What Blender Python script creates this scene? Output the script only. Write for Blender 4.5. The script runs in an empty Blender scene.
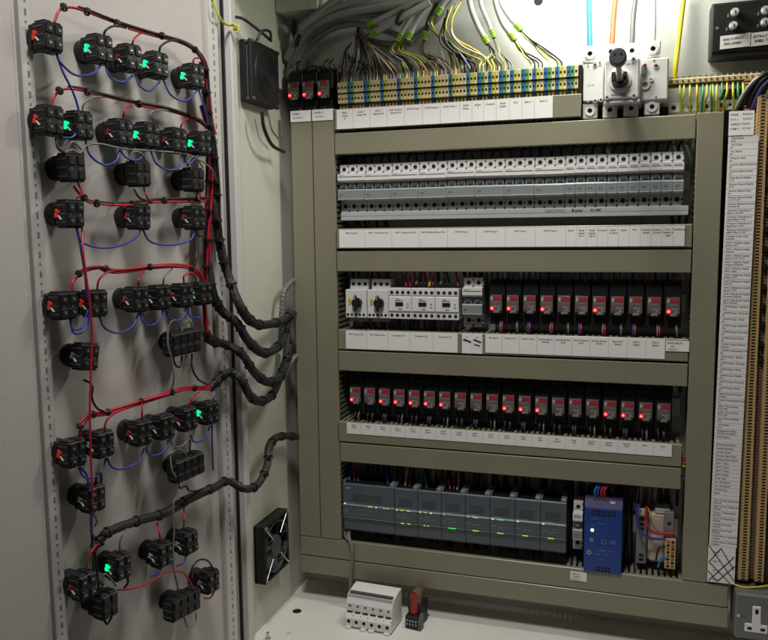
import bpy, bmesh, math, random
from mathutils import Vector, Matrix
random.seed(7)
S = 0.001                                   # everything below is written in millimetres
C = bpy.context.scene.collection
R = math.radians
# ------------------------------------------------------------------ camera
F = 775.0
CAM = Vector((538.3, -1383.27, 536.54))
def camrot(a, b, c):
    return (Matrix.Rotation(a, 3, 'Z') @ Matrix.Rotation(b, 3, 'X') @ Matrix.Rotation(c, 3, 'Y'))
MR = camrot(.3107, -.1115, .011)
def ray(px, py): return MR @ Vector(((px-384)/F, 1, -(py-320)/F))
def onX(px, py, X): d = ray(px, py); return CAM + d*((X-CAM.x)/d.x)
def onY(px, py, Y): d = ray(px, py); return CAM + d*((Y-CAM.y)/d.y)
def onZ(px, py, Z): d = ray(px, py); return CAM + d*((Z-CAM.z)/d.z)
# the open door: its plane, hinge side and own axes (x to the hinge, -y out of the door)
DA = R(78.29)
DH = Vector((-122, -215, 0))
DX = Vector((math.cos(DA), math.sin(DA), 0)); DN = Vector((math.sin(DA), -math.cos(DA), 0))
def onD(px, py, o=0):
    d = ray(px, py); h = DH + DN*o; return CAM + d*((h-CAM).dot(DN)/d.dot(DN))
def dl(p):                                   # world -> door-local (x, y, z)
    q = p-DH; return (q.dot(DX), -q.dot(DN), p.z)
def dw(x, y, z): return DH + DX*x - DN*y + Vector((0, 0, z))
# ------------------------------------------------------------------ materials
def mat(name, col, rough=.5, metal=0., var=.06, scale=60., bump=0., emit=0., ecol=None, trans=0., grime=0., speck=0.):
    m = bpy.data.materials.new(name); m.use_nodes = True
    nt = m.node_tree; N = nt.nodes; L = nt.links; b = N['Principled BSDF']
    b.inputs['Metallic'].default_value = metal
    tc = N.new('ShaderNodeTexCoord'); no = N.new('ShaderNodeTexNoise'); no.inputs['Scale'].default_value = scale
    no.inputs['Detail'].default_value = 5; L.new(tc.outputs['Object'], no.inputs['Vector'])
    mx = N.new('ShaderNodeMix'); mx.data_type = 'RGBA'
    mx.inputs[6].default_value = (*[c*(1-var) for c in col], 1); mx.inputs[7].default_value = (*[min(1, c*(1+var)) for c in col], 1)
    L.new(no.outputs['Fac'], mx.inputs[0]); out = mx.outputs[2]
    if grime:
        n2 = N.new('ShaderNodeTexNoise'); n2.inputs['Scale'].default_value = 7; n2.inputs['Detail'].default_value = 8
        L.new(tc.outputs['Object'], n2.inputs['Vector'])
        rp = N.new('ShaderNodeMapRange'); rp.inputs[1].default_value = .52; rp.inputs[2].default_value = .75; rp.inputs[4].default_value = grime
        L.new(n2.outputs['Fac'], rp.inputs[0])
        m2 = N.new('ShaderNodeMix'); m2.data_type = 'RGBA'; L.new(rp.outputs[0], m2.inputs[0]); L.new(out, m2.inputs[6])
        m2.inputs[7].default_value = (*[c*.72 for c in col], 1); out = m2.outputs[2]
    if speck:
        n4 = N.new('ShaderNodeTexNoise'); n4.inputs['Scale'].default_value = 210; n4.inputs['Detail'].default_value = 3; L.new(tc.outputs['Object'], n4.inputs['Vector'])
        r4 = N.new('ShaderNodeMapRange'); r4.inputs[1].default_value = .66; r4.inputs[2].default_value = .72; r4.inputs[4].default_value = speck
        L.new(n4.outputs['Fac'], r4.inputs[0]); m4 = N.new('ShaderNodeMix'); m4.data_type = 'RGBA'; L.new(r4.outputs[0], m4.inputs[0]); L.new(out, m4.inputs[6])
        m4.inputs[7].default_value = (*[c*.45 for c in col], 1); out = m4.outputs[2]
    L.new(out, b.inputs['Base Color'])
    mr = N.new('ShaderNodeMapRange'); mr.inputs[3].default_value = max(.03, rough-.08); mr.inputs[4].default_value = min(1, rough+.08)
    L.new(no.outputs['Fac'], mr.inputs[0]); L.new(mr.outputs[0], b.inputs['Roughness'])
    if bump:
        n3 = N.new('ShaderNodeTexNoise'); n3.inputs['Scale'].default_value = 900; n3.inputs['Detail'].default_value = 2; L.new(tc.outputs['Object'], n3.inputs['Vector'])
        bp = N.new('ShaderNodeBump'); bp.inputs['Strength'].default_value = bump; bp.inputs['Distance'].default_value = .0006
        L.new(n3.outputs['Fac'], bp.inputs['Height']); L.new(bp.outputs[0], b.inputs['Normal'])
    if emit:
        b.inputs['Emission Color'].default_value = (*(ecol or col), 1); b.inputs['Emission Strength'].default_value = emit
    if trans: b.inputs['Transmission Weight'].default_value = trans
    return m
M = dict(
 door=mat('door_grey_paint', (.56, .53, .505), .5, 0, .03, 5, .35, grime=.16, speck=.25),
 wall=mat('cabinet_paint', (.64, .645, .55), .5, 0, .04, 6, .3, grime=.2, speck=.3),
 post=mat('frame_paint', (.66, .64, .62), .45, 0, .04, 9, .2),
 plate=mat('galvanised_plate', (.60, .615, .605), .36, .25, .06, 14, .15, grime=.15),
 floor=mat('floor_paint', (.80, .78, .73), .45, 0, .05, 7, .25, grime=.3, speck=.5),
 duct=mat('duct_plastic', (.252, .238, .168), .32, 0, .06, 9, .15, grime=.22, speck=.35),
 ductin=mat('duct_base_plastic', (.27, .265, .20), .5, 0, .06, 30),
 paper=mat('label_card', (.87, .86, .85), .6, 0, .03, 30),
 edge=mat('label_card_edge', (.42, .42, .42), .7),
 ink=mat('label_ink', (.03, .03, .035), .6),
 white=mat('device_plastic_white', (.78, .78, .76), .4, 0, .04, 60),
 lgrey=mat('device_plastic_grey', (.52, .53, .53), .42, 0, .05, 60),
 mgrey=mat('plastic_mid_grey', (.25, .26, .27), .45, 0, .06, 60),
 teal=mat('breaker_window', (.26, .30, .30), .42, 0, .06, 60),
 dgrey=mat('plastic_dark_grey', (.08, .085, .09), .42, 0, .1, 60),
 black=mat('black_plastic', (.009, .009, .010), .5, 0, .2, 60),
 hole=mat('dark_opening', (.004, .004, .004), .8),
 steel=mat('screw_steel', (.62, .61, .58), .32, .9, .1, 90),
 brass=mat('brass', (.62, .47, .22), .35, .9, .1, 90),
 cream=mat('terminal_beige', (.74, .62, .33), .5, 0, .08, 90),
 tan=mat('terminal_tan', (.58, .39, .17), .5, 0, .08, 90),
 brown=mat('terminal_brown', (.17, .10, .055), .5, 0, .15, 90),
 tblue=mat('terminal_blue', (.035, .17, .42), .4),
 tgreen=mat('terminal_green', (.10, .36, .10), .45),
 tyel=mat('terminal_yellow', (.60, .58, .10), .45),
 plc=mat('controller_slate', (.088, .112, .132), .42, 0, .08, 40),
 plc2=mat('controller_trim', (.20, .23, .25), .38, 0, .08, 40),
 psu=mat('supply_blue', (.014, .052, .27), .38, 0, .08, 30),
 psu2=mat('supply_violet', (.06, .05, .16), .38, 0, .08, 30),
 psuink=mat('supply_print', (.17, .22, .42), .5),
 red=mat('red_insulation', (.47, .014, .035), .38, 0, .1, 40),
 blue=mat('blue_insulation', (.035, .05, .32), .38, 0, .1, 40),
 lblue=mat('light_blue_insulation', (.02, .17, .50), .38, 0, .1, 40),
 bwire=mat('black_insulation', (.014, .013, .015), .4, 0, .15, 40),
 sleeve=mat('spiral_wrap_black', (.020, .019, .018), .62, 0, .2, 60),
 gsleeve=mat('spiral_wrap_grey', (.13, .13, .12), .4, 0, .2, 60),
 gwire=mat('grey_insulation', (.20, .19, .18), .45, 0, .1, 40),
 sheath=mat('cable_sheath_grey', (.27, .28, .28), .42, 0, .08, 30),  # kept darker than the incoming sheath, partly standing for shade
 lime=mat('marker_lime', (.38, .70, .05), .45),
 yel=mat('yellow_insulation', (.62, .50, .03), .4, 0, .08, 40),
 gy=mat('earth_yellow_insulation', (.55, .58, .08), .4, 0, .12, 40),
 green=mat('green_insulation', (.04, .28, .09), .4, 0, .1, 40),
 orange=mat('brown_insulation', (.36, .10, .03), .4, 0, .1, 40),
 pink=mat('pale_insulation', (.52, .44, .38), .4, 0, .1, 40),
 violet=mat('violet_insulation', (.06, .04, .15), .4, 0, .1, 40),
 ledr=mat('red_lamp_lit', (1, .02, .03), .3, emit=1.5, ecol=(1, .01, .015)),
 ledrc=mat('red_lamp_core', (1, .5, .5), .3, emit=3, ecol=(1, .14, .12)),
 lensr=mat('red_button_lens', (.75, .04, .02), .3, emit=.12, ecol=(1, .04, .03)),
 lensd=mat('red_button_lens_dim', (.24, .025, .02), .3, emit=.03, ecol=(1, .03, .03)),
 lensg=mat('green_button_lens', (.02, .8, .25), .3, emit=2.4, ecol=(.0, 1, .20)),
 lensk=mat('green_button_lens_dim', (.01, .16, .08), .3, emit=.02, ecol=(0, 1, .3)),
 rlabel=mat('relay_red_print', (.48, .02, .045), .45),
 rface=mat('relay_face', (.17, .125, .115), .25, 0, .35, 260),
 ledy=mat('status_lamp_yellow', (.6, .8, .1), .4, emit=.45, ecol=(.55, .85, .12)),
 ledg=mat('status_lamp_green', (.1, .9, .2), .4, emit=.5, ecol=(.1, .9, .2)),
 ledw=mat('status_lamp_white', (.8, .9, .8), .4, emit=.9, ecol=(.8, 1, .8)),
 slot=mat('rail_slot_shadow', (.20, .19, .185), .8),
 rail=mat('rail_zinc', (.60, .585, .56), .4, .1, .04, 30),
 metalbox=mat('metal_clad_grey', (.15, .155, .16), .4, .2, .06, 40),
 pale=mat('cable_sheath_pale_lit', (.50, .51, .51), .42, 0, .08, 30),  # paler twin of the grey sheath, partly painting in light on incoming cables
 mk=mat('pointer_yellow', (.62, .40, .04), .4),
)
# ------------------------------------------------------------------ mesh builder
class MB:
    def __init__(s): s.v = []; s.f = []; s.mi = []; s.ms = []; s.sm = []
    def idx(s, m):
        if m not in s.ms: s.ms.append(m)
        return s.ms.index(m)
    def add(s, vs, fs, m, smooth=False):
        o = len(s.v); s.v += [tuple(v) for v in vs]; k = s.idx(m)
        for f in fs: s.f.append(tuple(i+o for i in f)); s.mi.append(k); s.sm.append(smooth)
        return s
    def box(s, x0, x1, y0, y1, z0, z1, m, b=0.):
        if x0 > x1: x0, x1 = x1, x0
        if y0 > y1: y0, y1 = y1, y0
        if z0 > z1: z0, z1 = z1, z0
        b = min(b, (x1-x0)*.45, (y1-y0)*.45, (z1-z0)*.45)
        if b <= 0:
            v = [(x, y, z) for x in (x0, x1) for y in (y0, y1) for z in (z0, z1)]
            return s.add(v, [(0, 1, 3, 2), (4, 6, 7, 5), (0, 4, 5, 1), (2, 3, 7, 6), (0, 2, 6, 4), (1, 5, 7, 3)], m)
        # chamfered box: 24 verts
        v = []; id_ = {}
        for i, x in enumerate((x0, x1)):
            for j, y in enumerate((y0, y1)):
                for k, z in enumerate((z0, z1)):
                    sx, sy, sz = (1-2*i)*b, (1-2*j)*b, (1-2*k)*b
                    id_[(i, j, k, 0)] = len(v); v.append((x, y+sy, z+sz))
                    id_[(i, j, k, 1)] = len(v); v.append((x+sx, y, z+sz))
                    id_[(i, j, k, 2)] = len(v); v.append((x+sx, y+sy, z))
        f = []
        q = [(0, 0), (1, 0), (1, 1), (0, 1)]
        for a in (0, 1):
            f.append([id_[(a, j, k, 0)] for j, k in q]); f.append([id_[(i, a, k, 1)] for i, k in q]); f.append([id_[(i, j, a, 2)] for i, j in q])
        for a in (0, 1):
            for c in (0, 1):
                f.append([id_[(a, c, 0, 0)], id_[(a, c, 1, 0)], id_[(a, c, 1, 1)], id_[(a, c, 0, 1)]])
                f.append([id_[(a, 0, c, 0)], id_[(a, 1, c, 0)], id_[(a, 1, c, 2)], id_[(a, 0, c, 2)]])
                f.append([id_[(0, a, c, 1)], id_[(1, a, c, 1)], id_[(1, a, c, 2)], id_[(0, a, c, 2)]])
        for i in (0, 1):
            for j in (0, 1):
                for k in (0, 1): f.append([id_[(i, j, k, t)] for t in range(3)])
        return s.add(v, f, m)
    def cyl(s, p0, p1, r0, m, r1=None, n=16, smooth=True):
        p0 = Vector(p0); p1 = Vector(p1); r1 = r0 if r1 is None else r1
        a = (p1-p0).normalized(); t = a.orthogonal().normalized(); b = a.cross(t)
        v = []
        for p, r in ((p0, r0), (p1, r1)):
            for i in range(n):
                w = 2*math.pi*i/n; v.append(p+(t*math.cos(w)+b*math.sin(w))*r)
        s.add(v, [(i, (i+1) % n, n+(i+1) % n, n+i) for i in range(n)], m, smooth)
        s.add(v[:n], [tuple(range(n))[::-1]], m); s.add(v[n:], [tuple(range(n))], m)
        return s
    def ring(s, c, ax, r0, r1, h, m, n=20):          # flat annulus of height h along ax
        c = Vector(c); a = Vector(ax).normalized(); t = a.orthogonal().normalized(); b = a.cross(t); v = []
        for r, d in ((r0, 0), (r1, 0), (r1, h), (r0, h)):
            for i in range(n):
                w = 2*math.pi*i/n; v.append(c+a*d+(t*math.cos(w)+b*math.sin(w))*r)
        f = []
        for k in range(4):
            for i in range(n): j = (i+1) % n; f.append((k*n+i, k*n+j, ((k+1) % 4)*n+j, ((k+1) % 4)*n+i))
        return s.add(v, f, m)
    def prism(s, prof, x0, x1, m):                     # profile in (y,z), extruded along x
        n = len(prof); v = [(x0, y, z) for y, z in prof]+[(x1, y, z) for y, z in prof]
        return s.add(v, [(i, (i+1) % n, n+(i+1) % n, n+i) for i in range(n)]+[tuple(range(n))[::-1], tuple(range(n, 2*n))], m)
    def plate(s, prof, y0, y1, m):                     # profile in (x,z), thickness along y
        n = len(prof); v = [(x, y0, z) for x, z in prof]+[(x, y1, z) for x, z in prof]
        return s.add(v, [(i, (i+1) % n, n+(i+1) % n, n+i) for i in range(n)]+[tuple(range(n))[::-1], tuple(range(n, 2*n))], m)
    def tube(s, pts, r, m, n=8, wrap=0., caps=True):
        pts = [Vector(p) for p in pts]; N = len(pts); v = []; t0 = (pts[1]-pts[0]).normalized(); u = t0.orthogonal().normalized(); dist = 0
        for i, p in enumerate(pts):
            t = (pts[min(i+1, N-1)]-pts[max(i-1, 0)]).normalized(); u = (u-t*u.dot(t)).normalized(); b = t.cross(u)
            if i: dist += (p-pts[i-1]).length
            for k in range(n):
                w = 2*math.pi*k/n; rr = r
                if wrap: rr = r*(1+wrap*(1 if ((dist/(r*1.5)+k/n) % 1) < .7 else -1))
                v.append(p+(u*math.cos(w)+b*math.sin(w))*rr)
        s.add(v, [(i*n+k, i*n+(k+1) % n, (i+1)*n+(k+1) % n, (i+1)*n+k) for i in range(N-1) for k in range(n)], m, True)
        if caps: s.add(v[:n], [tuple(range(n))[::-1]], m); s.add(v[-n:], [tuple(range(n))], m)
        return s
    def text(s, txt, size, x, y, z, m, align='LEFT', rot=0.):     # letters lie in the XZ plane, facing -Y
        v, f = glyphs(txt, size, align); ca, sa = math.cos(rot), math.sin(rot)
        return s.add([(x+a*ca-b*sa, y, z+a*sa+b*ca) for a, b in v], f, m)
    def build(s, name, parent=None, loc=None):
        me = bpy.data.meshes.new(name); me.from_pydata([(a*S, b*S, c*S) for a, b, c in s.v], [], s.f)
        for k in s.ms: me.materials.append(M[k])
        me.polygons.foreach_set('material_index', s.mi); me.polygons.foreach_set('use_smooth', s.sm)
        bm = bmesh.new(); bm.from_mesh(me); bmesh.ops.recalc_face_normals(bm, faces=bm.faces); bm.to_mesh(me); bm.free()
        o = bpy.data.objects.new(name, me); C.objects.link(o)
        if parent: o.parent = parent
        if loc is not None: o.location = Vector(loc)*S
        return o
_g = {}
def glyphs(txt, size, align):
    k = (txt, align)
    if k not in _g:
        cu = bpy.data.curves.new('t', 'FONT'); cu.body = txt; cu.size = 1; cu.align_x = align; cu.resolution_u = 1; cu.offset = .018
        o = bpy.data.objects.new('t', cu); me = bpy.data.meshes.new_from_object(o)
        _g[k] = ([(v.co.x, v.co.y) for v in me.vertices], [tuple(p.vertices) for p in me.polygons])
        bpy.data.objects.remove(o); bpy.data.meshes.remove(me); bpy.data.curves.remove(cu)
    v, f = _g[k]; return [(a*size, b*size) for a, b in v], f
def tag(o, label, cat, group=None, kind=None):
    if label: o['label'] = label
    if cat: o['category'] = cat
    if group: o['group'] = group
    if kind: o['kind'] = kind
    return o
def thing(name, label, cat, loc=(0, 0, 0), group=None, rz=0.):
    o = bpy.data.objects.new(name, None); C.objects.link(o); o.location = Vector(loc)*S; o.rotation_euler = (0, 0, rz)
    o.empty_display_size = .01
    return tag(o, label, cat, group)
def dup(root, loc, label=None, group=None, rz=None, subs=None):
    r = root.copy(); C.objects.link(r); r.location = Vector(loc)*S
    if rz is not None: r.rotation_euler = (0, 0, rz)
    if label: r['label'] = label
    if group: r['group'] = group
    for ch in list(root.children):
        c = ch.copy(); C.objects.link(c); c.parent = r
        for g in ch.children: d = g.copy(); C.objects.link(d); d.parent = c
    return r
ORD = ['first', 'second', 'third', 'fourth', 'fifth', 'sixth', 'seventh', 'eighth', 'ninth', 'tenth', 'eleventh', 'twelfth', 'thirteenth', 'fourteenth', 'fifteenth', 'sixteenth', 'seventeenth', 'eighteenth', 'nineteenth', 'twentieth']
def cr(pts, n=8):
    p = [Vector(a) for a in pts]
    if len(p) == 2: return [p[0].lerp(p[1], i/n) for i in range(n+1)]
    p = [p[0]*2-p[1]]+p+[p[-1]*2-p[-2]]; out = []
    for i in range(1, len(p)-2):
        a, b, c, d = p[i-1:i+3]
        for k in range(n):
            t = k/n; out.append(.5*((2*b)+(c-a)*t+(2*a-5*b+4*c-d)*t*t+(3*b-a-3*c+d)*t**3))
    out.append(p[-2]); return out
# ------------------------------------------------------------------ electrical cabinet (the setting)
cab = thing('electrical_cabinet', 'open grey steel electrical cabinet with its door swung out on the left', 'cabinet', (-115, 0, -203))
def cb(name, mb, par=None):                       # parts written in world mm
    o = mb.build(name, par or cab)
    if par is None: o.location = Vector((115, 0, 203))*S
    return o
cb('back_panel', MB().box(-117, 1100, 92, 95, -203, 1150, 'wall'))
mp = MB().box(-104, 1095, 75, 77, -150, 1145, 'plate', .5)
for z in (-120, 1000):
    for x in (-95,): mp.cyl((x, 75, z), (x, 71, z), 6, 'steel')
h = onY(538.5, 1, 74.6); mp.cyl((h.x, 74.7, h.z), (h.x, 74.5, h.z), 8, 'hole')
cb('mounting_plate', mp)
cb('roof_panel', MB().box(-118, 1100, -196, 92, 1090, 1093, 'wall'))
cb('door_header', MB().box(-118, 1100, -196, -190, 975, 1090, 'wall').box(-118, 1100, -190, -170, 975, 978, 'wall'))
cb('side_panel', MB().box(-118, -115, -190, 92, -203, 1150, 'wall'))
fl = MB().box(-118, 1100, -420, 92, -206, -203, 'floor')
q = onZ(297, 611, -203); fl.cyl((q.x, q.y, -202.9), (q.x, q.y, -202.7), 9, 'hole')
for dx in (-8,):
    q = onZ(289, 633, -203); fl.cyl((q.x, q.y, -203), (q.x, q.y, -201.5), 4, 'wall')
cb('floor_panel', fl)
q = onZ(268, 640, -203)
cb('floor_stud', MB().cyl((q.x, q.y, -203), (q.x, q.y, -188), 3, 'steel').cyl((q.x, q.y, -203), (q.x, q.y, -198), 5.5, 'steel', n=6))
ps = MB().box(-128, -103, -196, -178, -203, 1150, 'post', 2).box(-130, -123, -186, -170, -203, 1150, 'black', 1)
cb('front_post', ps)
r_ = onY(317, 8, 0)
cb('roof_rail', MB().box(-114.5, r_.x, 0, 60, r_.z, r_.z+40, 'wall', 2).box(r_.x-10, r_.x+2, -2, 62, r_.z-1, r_.z+41, 'post', 1))
door = MB().box(-395, 12, 0, 3, -420, 1300, 'door').box(-640, -381, -16, 3, -420, 1300, 'door', 3).box(-383, -372, -8, 3, -420, 1300, 'door', 2)
do = door.build('door', cab, None)
do.location = (DH-Vector((-115, 0, -203)))*S; do.rotation_euler = (0, 0, DA)
def strip(x0, x1, h, seed):
    b = MB().box(x0, x1, -h, 0, -420, 1300, 'rail', 1)
    c = (x0+x1)/2; z = -415; k = 0
    while z < 1295:
        if k % 2 == 0: b.box(c-1.6, c+1.6, -h-.25, -h+.5, z, z+8, 'slot')
        else: b.box(c-1.3, c+1.3, -h-.25, -h+.5, z+3, z+6, 'slot')
        z += 12.5; k += 1
    o = b.build('perforated_rail', do); return o
strip(-368, -350, 9, 1)
sx = [dl(onD(x, 60, 9))[0] for x in (209, 219)]
strip(sx[0], sx[1], 9, 2)
print('hinge strip', sx)
MB().box(10, 13, -9, -2, -420, 1300, 'black', 1).build('door_seal', do)
# ------------------------------------------------------------------ cable ducts
def duct_h(x0, x1, z0, z1, label, skip=None):
    cov = 'duct'; y = 0
    t = thing('cable_duct', label, 'cable duct', (x0, 0, z0), 'slotted cable ducts'); w = x1-x0; h_ = z1-z0
    b = MB().box(0, w, 72, 74.5, 1, h_-1, 'ductin')
    n = int(w/10)
    for k in range(n):
        x = 1+k*w/n
        for zz in ((1.2, 3.0), (h_-3.0, h_-1.2)):
            if skip and zz[0] > 10 and skip[0] < x+x0 < skip[1]: continue
            b.box(x, x+6, y+3, 72, zz[0], zz[1], 'ductin')
    b.build('slotted_base', t); t.rotation_euler = (0, R(random.uniform(-.08, .08)), 0)
    MB().box(0, w, y, y+2.4, 0, h_, cov, 1.3).box(0, w, y+2.4, y+9, 0, 1.1, cov).box(0, w, y+2.4, y+9, h_-1.1, h_, cov).build('cover', t)
    return t
def duct_v(x0, x1, z0, z1, label):
    t = thing('cable_duct', label, 'cable duct', (x0, 0, z0), 'slotted cable ducts'); w = x1-x0; h_ = z1-z0
    b = MB().box(1, w-1, 72, 74.5, 0, h_, 'ductin'); n = int(h_/10)
    for k in range(n):
        z = 1+k*h_/n
        for xx in ((1.2, 3.0), (w-3.0, w-1.2)): b.box(xx[0], xx[1], 3, 72, z, z+6, 'ductin')
    b.build('slotted_base', t)
    MB().box(0, w, 0, 2.4, 0, h_, 'duct', .9).box(0, 1.1, 2.4, 9, 0, h_, 'duct').box(w-1.1, w, 2.4, 9, 0, h_, 'duct').build('cover', t)
    return t
DL = []
v1 = duct_v(-88, -45.5, -68, 769, 'tall olive grey cable duct, outermost on the left side of the rows')
v2 = duct_v(-43.5, -.5, -68, 769, 'tall olive grey cable duct next to the breaker rows, inner of the left pair')
v3 = duct_v(633, 673, -68, 725, 'tall olive grey cable duct right of the rows beside the long label list')
duct_h(1, 631, 684, 723, 'horizontal olive grey duct cover directly above the long breaker row')
duct_h(1, 631, 465, 503, 'horizontal olive grey duct cover between breaker row and contactors')
duct_h(1, 631, 273.5, 312, 'horizontal olive grey duct cover above the lower row of relays')
duct_h(1, 626, 92.5, 130, 'horizontal olive grey duct cover above the slate controller modules')
duct_h(-88, 707, -108, -69.5, 'upper one of the two long duct covers at the bottom of the cabinet', (-200, 436))
duct_h(-88, 709, -145, -110, 'lowest long duct cover just above the white cabinet floor')
g1 = duct_h(1, 449, 729, 767, 'cable duct under the beige terminals carrying the top white label strip')
g2 = duct_h(1, 631, 508, 546, 'cable duct under the long breaker row carrying a white label strip')
g3 = duct_h(1, 631, 315, 353, 'cable duct under the contactors and upper relays carrying white labels')
g4 = duct_h(-4, 626, 133, 172, 'cable duct under the lower relay row with a narrow label strip')
# ------------------------------------------------------------------ label strips
def labels(name_label, x0s, z0, z1, texts, size, y=-1.2, group='printed label strips', tilt=0.):
    t = thing('label_strip', name_label, 'label strip', (x0s[0], y, z0), group); X0 = x0s[0]; h_ = z1-z0
    for i, tx in enumerate(texts):
        a, b = x0s[i]-X0, x0s[i+1]-X0
        m = MB().box(a+.15, b-.15, 0, .9, 0, h_, 'paper').box(b-.35, b+.05, -.1, .8, 0, h_, 'edge')
        for j, ln in enumerate(tx.split('|')):
            m.text(ln, size, (a+b)/2, -.2, h_*.82-j*size*1.15-size*.4, 'ink', 'CENTER')
        m.build('label', t)
    return t
p = 17.5
xs = [7+p*3*i for i in range(9)]+[7+p*24+p*i for i in range(1, 12)]
labels('white label strip under the long breaker row, eight wide and eleven narrow cards', xs, 510, 544,
       ['Main Supply In', 'AHU 1 Supply Fan No1', 'AHU 1 Supply Fan No2', 'AHU Kitchen Extract Fan', 'LTHW Pump 1', 'LTHW Pump 2', 'CHW Pump 1', 'CHW Pump 2', 'Boiler', 'Panel|Supply|No 1', 'Panel|Supply|No 2', 'Pressure', 'Boiler|Control', 'Spare', 'PLC', 'Pressure|Switch', 'Damper|Control', 'Door|Heater &|Light', 'Transformer'], 4.2)
x1 = [22+p*2.4*i for i in range(6)]
a_ = [6]+[6+31.5*i for i in range(1, 9)]
xt = [6, 39, 72, 105, 138, 172, 205, 240, 262, 283, 305, 328, 350, 371, 402]
labels('white label strip below the beige terminals, topmost in the cabinet', xt[:15], 730.5, 766,
       ['Main|Supply|In', 'AHU 1|Supply Fan', 'AHU 1|Extract Fan', 'AHU Kitchen|Extract Fan', 'LTHW Pump 1', 'LTHW Pump 2', 'CHW Pump 1', 'CHW|Pump', 'Boiler|1', 'Controls', 'Panel|Lamps', 'PLC', 'Spare 1', 'Spare 2'], 4.4)
x3 = [17, 60, 102, 145, 189, 236]
labels('five white cards under the motor starters and contactors', x3, 317, 352, ['AHU Supply Fan', 'AHU Extract Fan', 'Contactor K1', 'Contactor K2', 'Contactor K3'], 4.4)
m3 = labels('two small cards with heavy black marks under the pair of breakers', [244, 262.5, 282], 316.5, 353, ['F1', 'F2'], 4)
for k in (0, 1): MB().plate([(2+k*19, 24), (9+k*19, 22), (16+k*19, 19), (17+k*19, 22), (9+k*19, 25), (3+k*19, 27)], -.4, 0, 'ink').plate([(3+k*19, 18-8*k+6), (15+k*19, 16-8*k+5), (15+k*19, 18-8*k+5), (4+k*19, 20-8*k+6)], -.4, 0, 'ink').build('pen_mark', m3)
x3b = [287+30.7*i for i in range(11)]
labels('ten white cards under the upper relay row', x3b, 319, 353, ['Fire Alarm', 'Damper K11', 'Damper Open', 'Laundry Extract|Running', 'Laundry Extract|Fault', 'Kitchen Extract|Fault', 'Kitchen Extract|Enable', 'Boiler No1|Enable', 'AHU 1|Enable', 'AHU 2|Enable'], 4)
m = thing('label_card', 'hand filled white card at the right end below the upper relays', 'label card', (595, -1.6, 333), 'loose label cards')
MB().box(0, 37, 0, .8, 0, 18, 'paper').text('SPARE RELAY', 4.2, 2, -.15, 12.5, 'ink').text('K21', 4.2, 8, -.15, 7, 'ink').text('CONTROL', 3.2, 3, -.15, 2, 'ink').build('card', m)
x4 = [16+29.7*i for i in range(21)]
w4 = ['K1', 'K2', 'K3', 'K4', 'K5', 'K6', 'K7', 'K8', 'K9', 'K10', 'K11', 'K12', 'K13', 'K14', 'K15', 'K16', 'K17', 'K18', 'K19', 'K20']
d4 = ['Panel|Healthy', 'Mains|Fail', 'AHU 1|Supply', 'AHU 1|Extract', 'AHU 2|Supply', 'AHU 2|Extract', 'LTHW|Pump 1', 'LTHW|Pump 2', 'CHW|Pump 1', 'CHW|Pump 2', 'Boiler|Enable', 'Boiler|Fault', 'Gas|Valve', 'Fire|Interlock', 'Press.|Unit', 'Kitchen|Extract', 'Laundry|Extract', 'Damper|Open', 'Spare', 'Spare']
labels('narrow white label strip under the lower relay row', x4, 150, 171.5, d4, 3.6)
m = thing('label_card', 'small white card on the bottom duct left of the blue power supply', 'label card', (444, -1.6, -92), 'loose label cards')
MB().box(0, 29, 0, .8, 0, 17, 'paper').text('24V DC', 4, 3, -.15, 11, 'ink').text('SUPPLY', 4, 5, -.15, 6, 'ink').text('FUSE 10A', 3.4, 2, -.15, 1.5, 'ink').build('card', m)
for x, lb, tx in ((-87.5, 'white card on top of the outermost left duct', ('PANEL 1', 'SECTION A')), (-43, 'white card with a pen stroke on top of the inner left duct', ('PANEL 2', 'CONTROL'))):
    m = thing('label_card', lb, 'label card', (x, -1.6, 748), 'loose label cards')
    MB().box(0, 41.5, 0, .8, 0, 20.5, 'paper').text(tx[0], 5, 4, -.15, 13, 'ink').text(tx[1], 4, 5, -.15, 6, 'ink').build('card', m)
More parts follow.
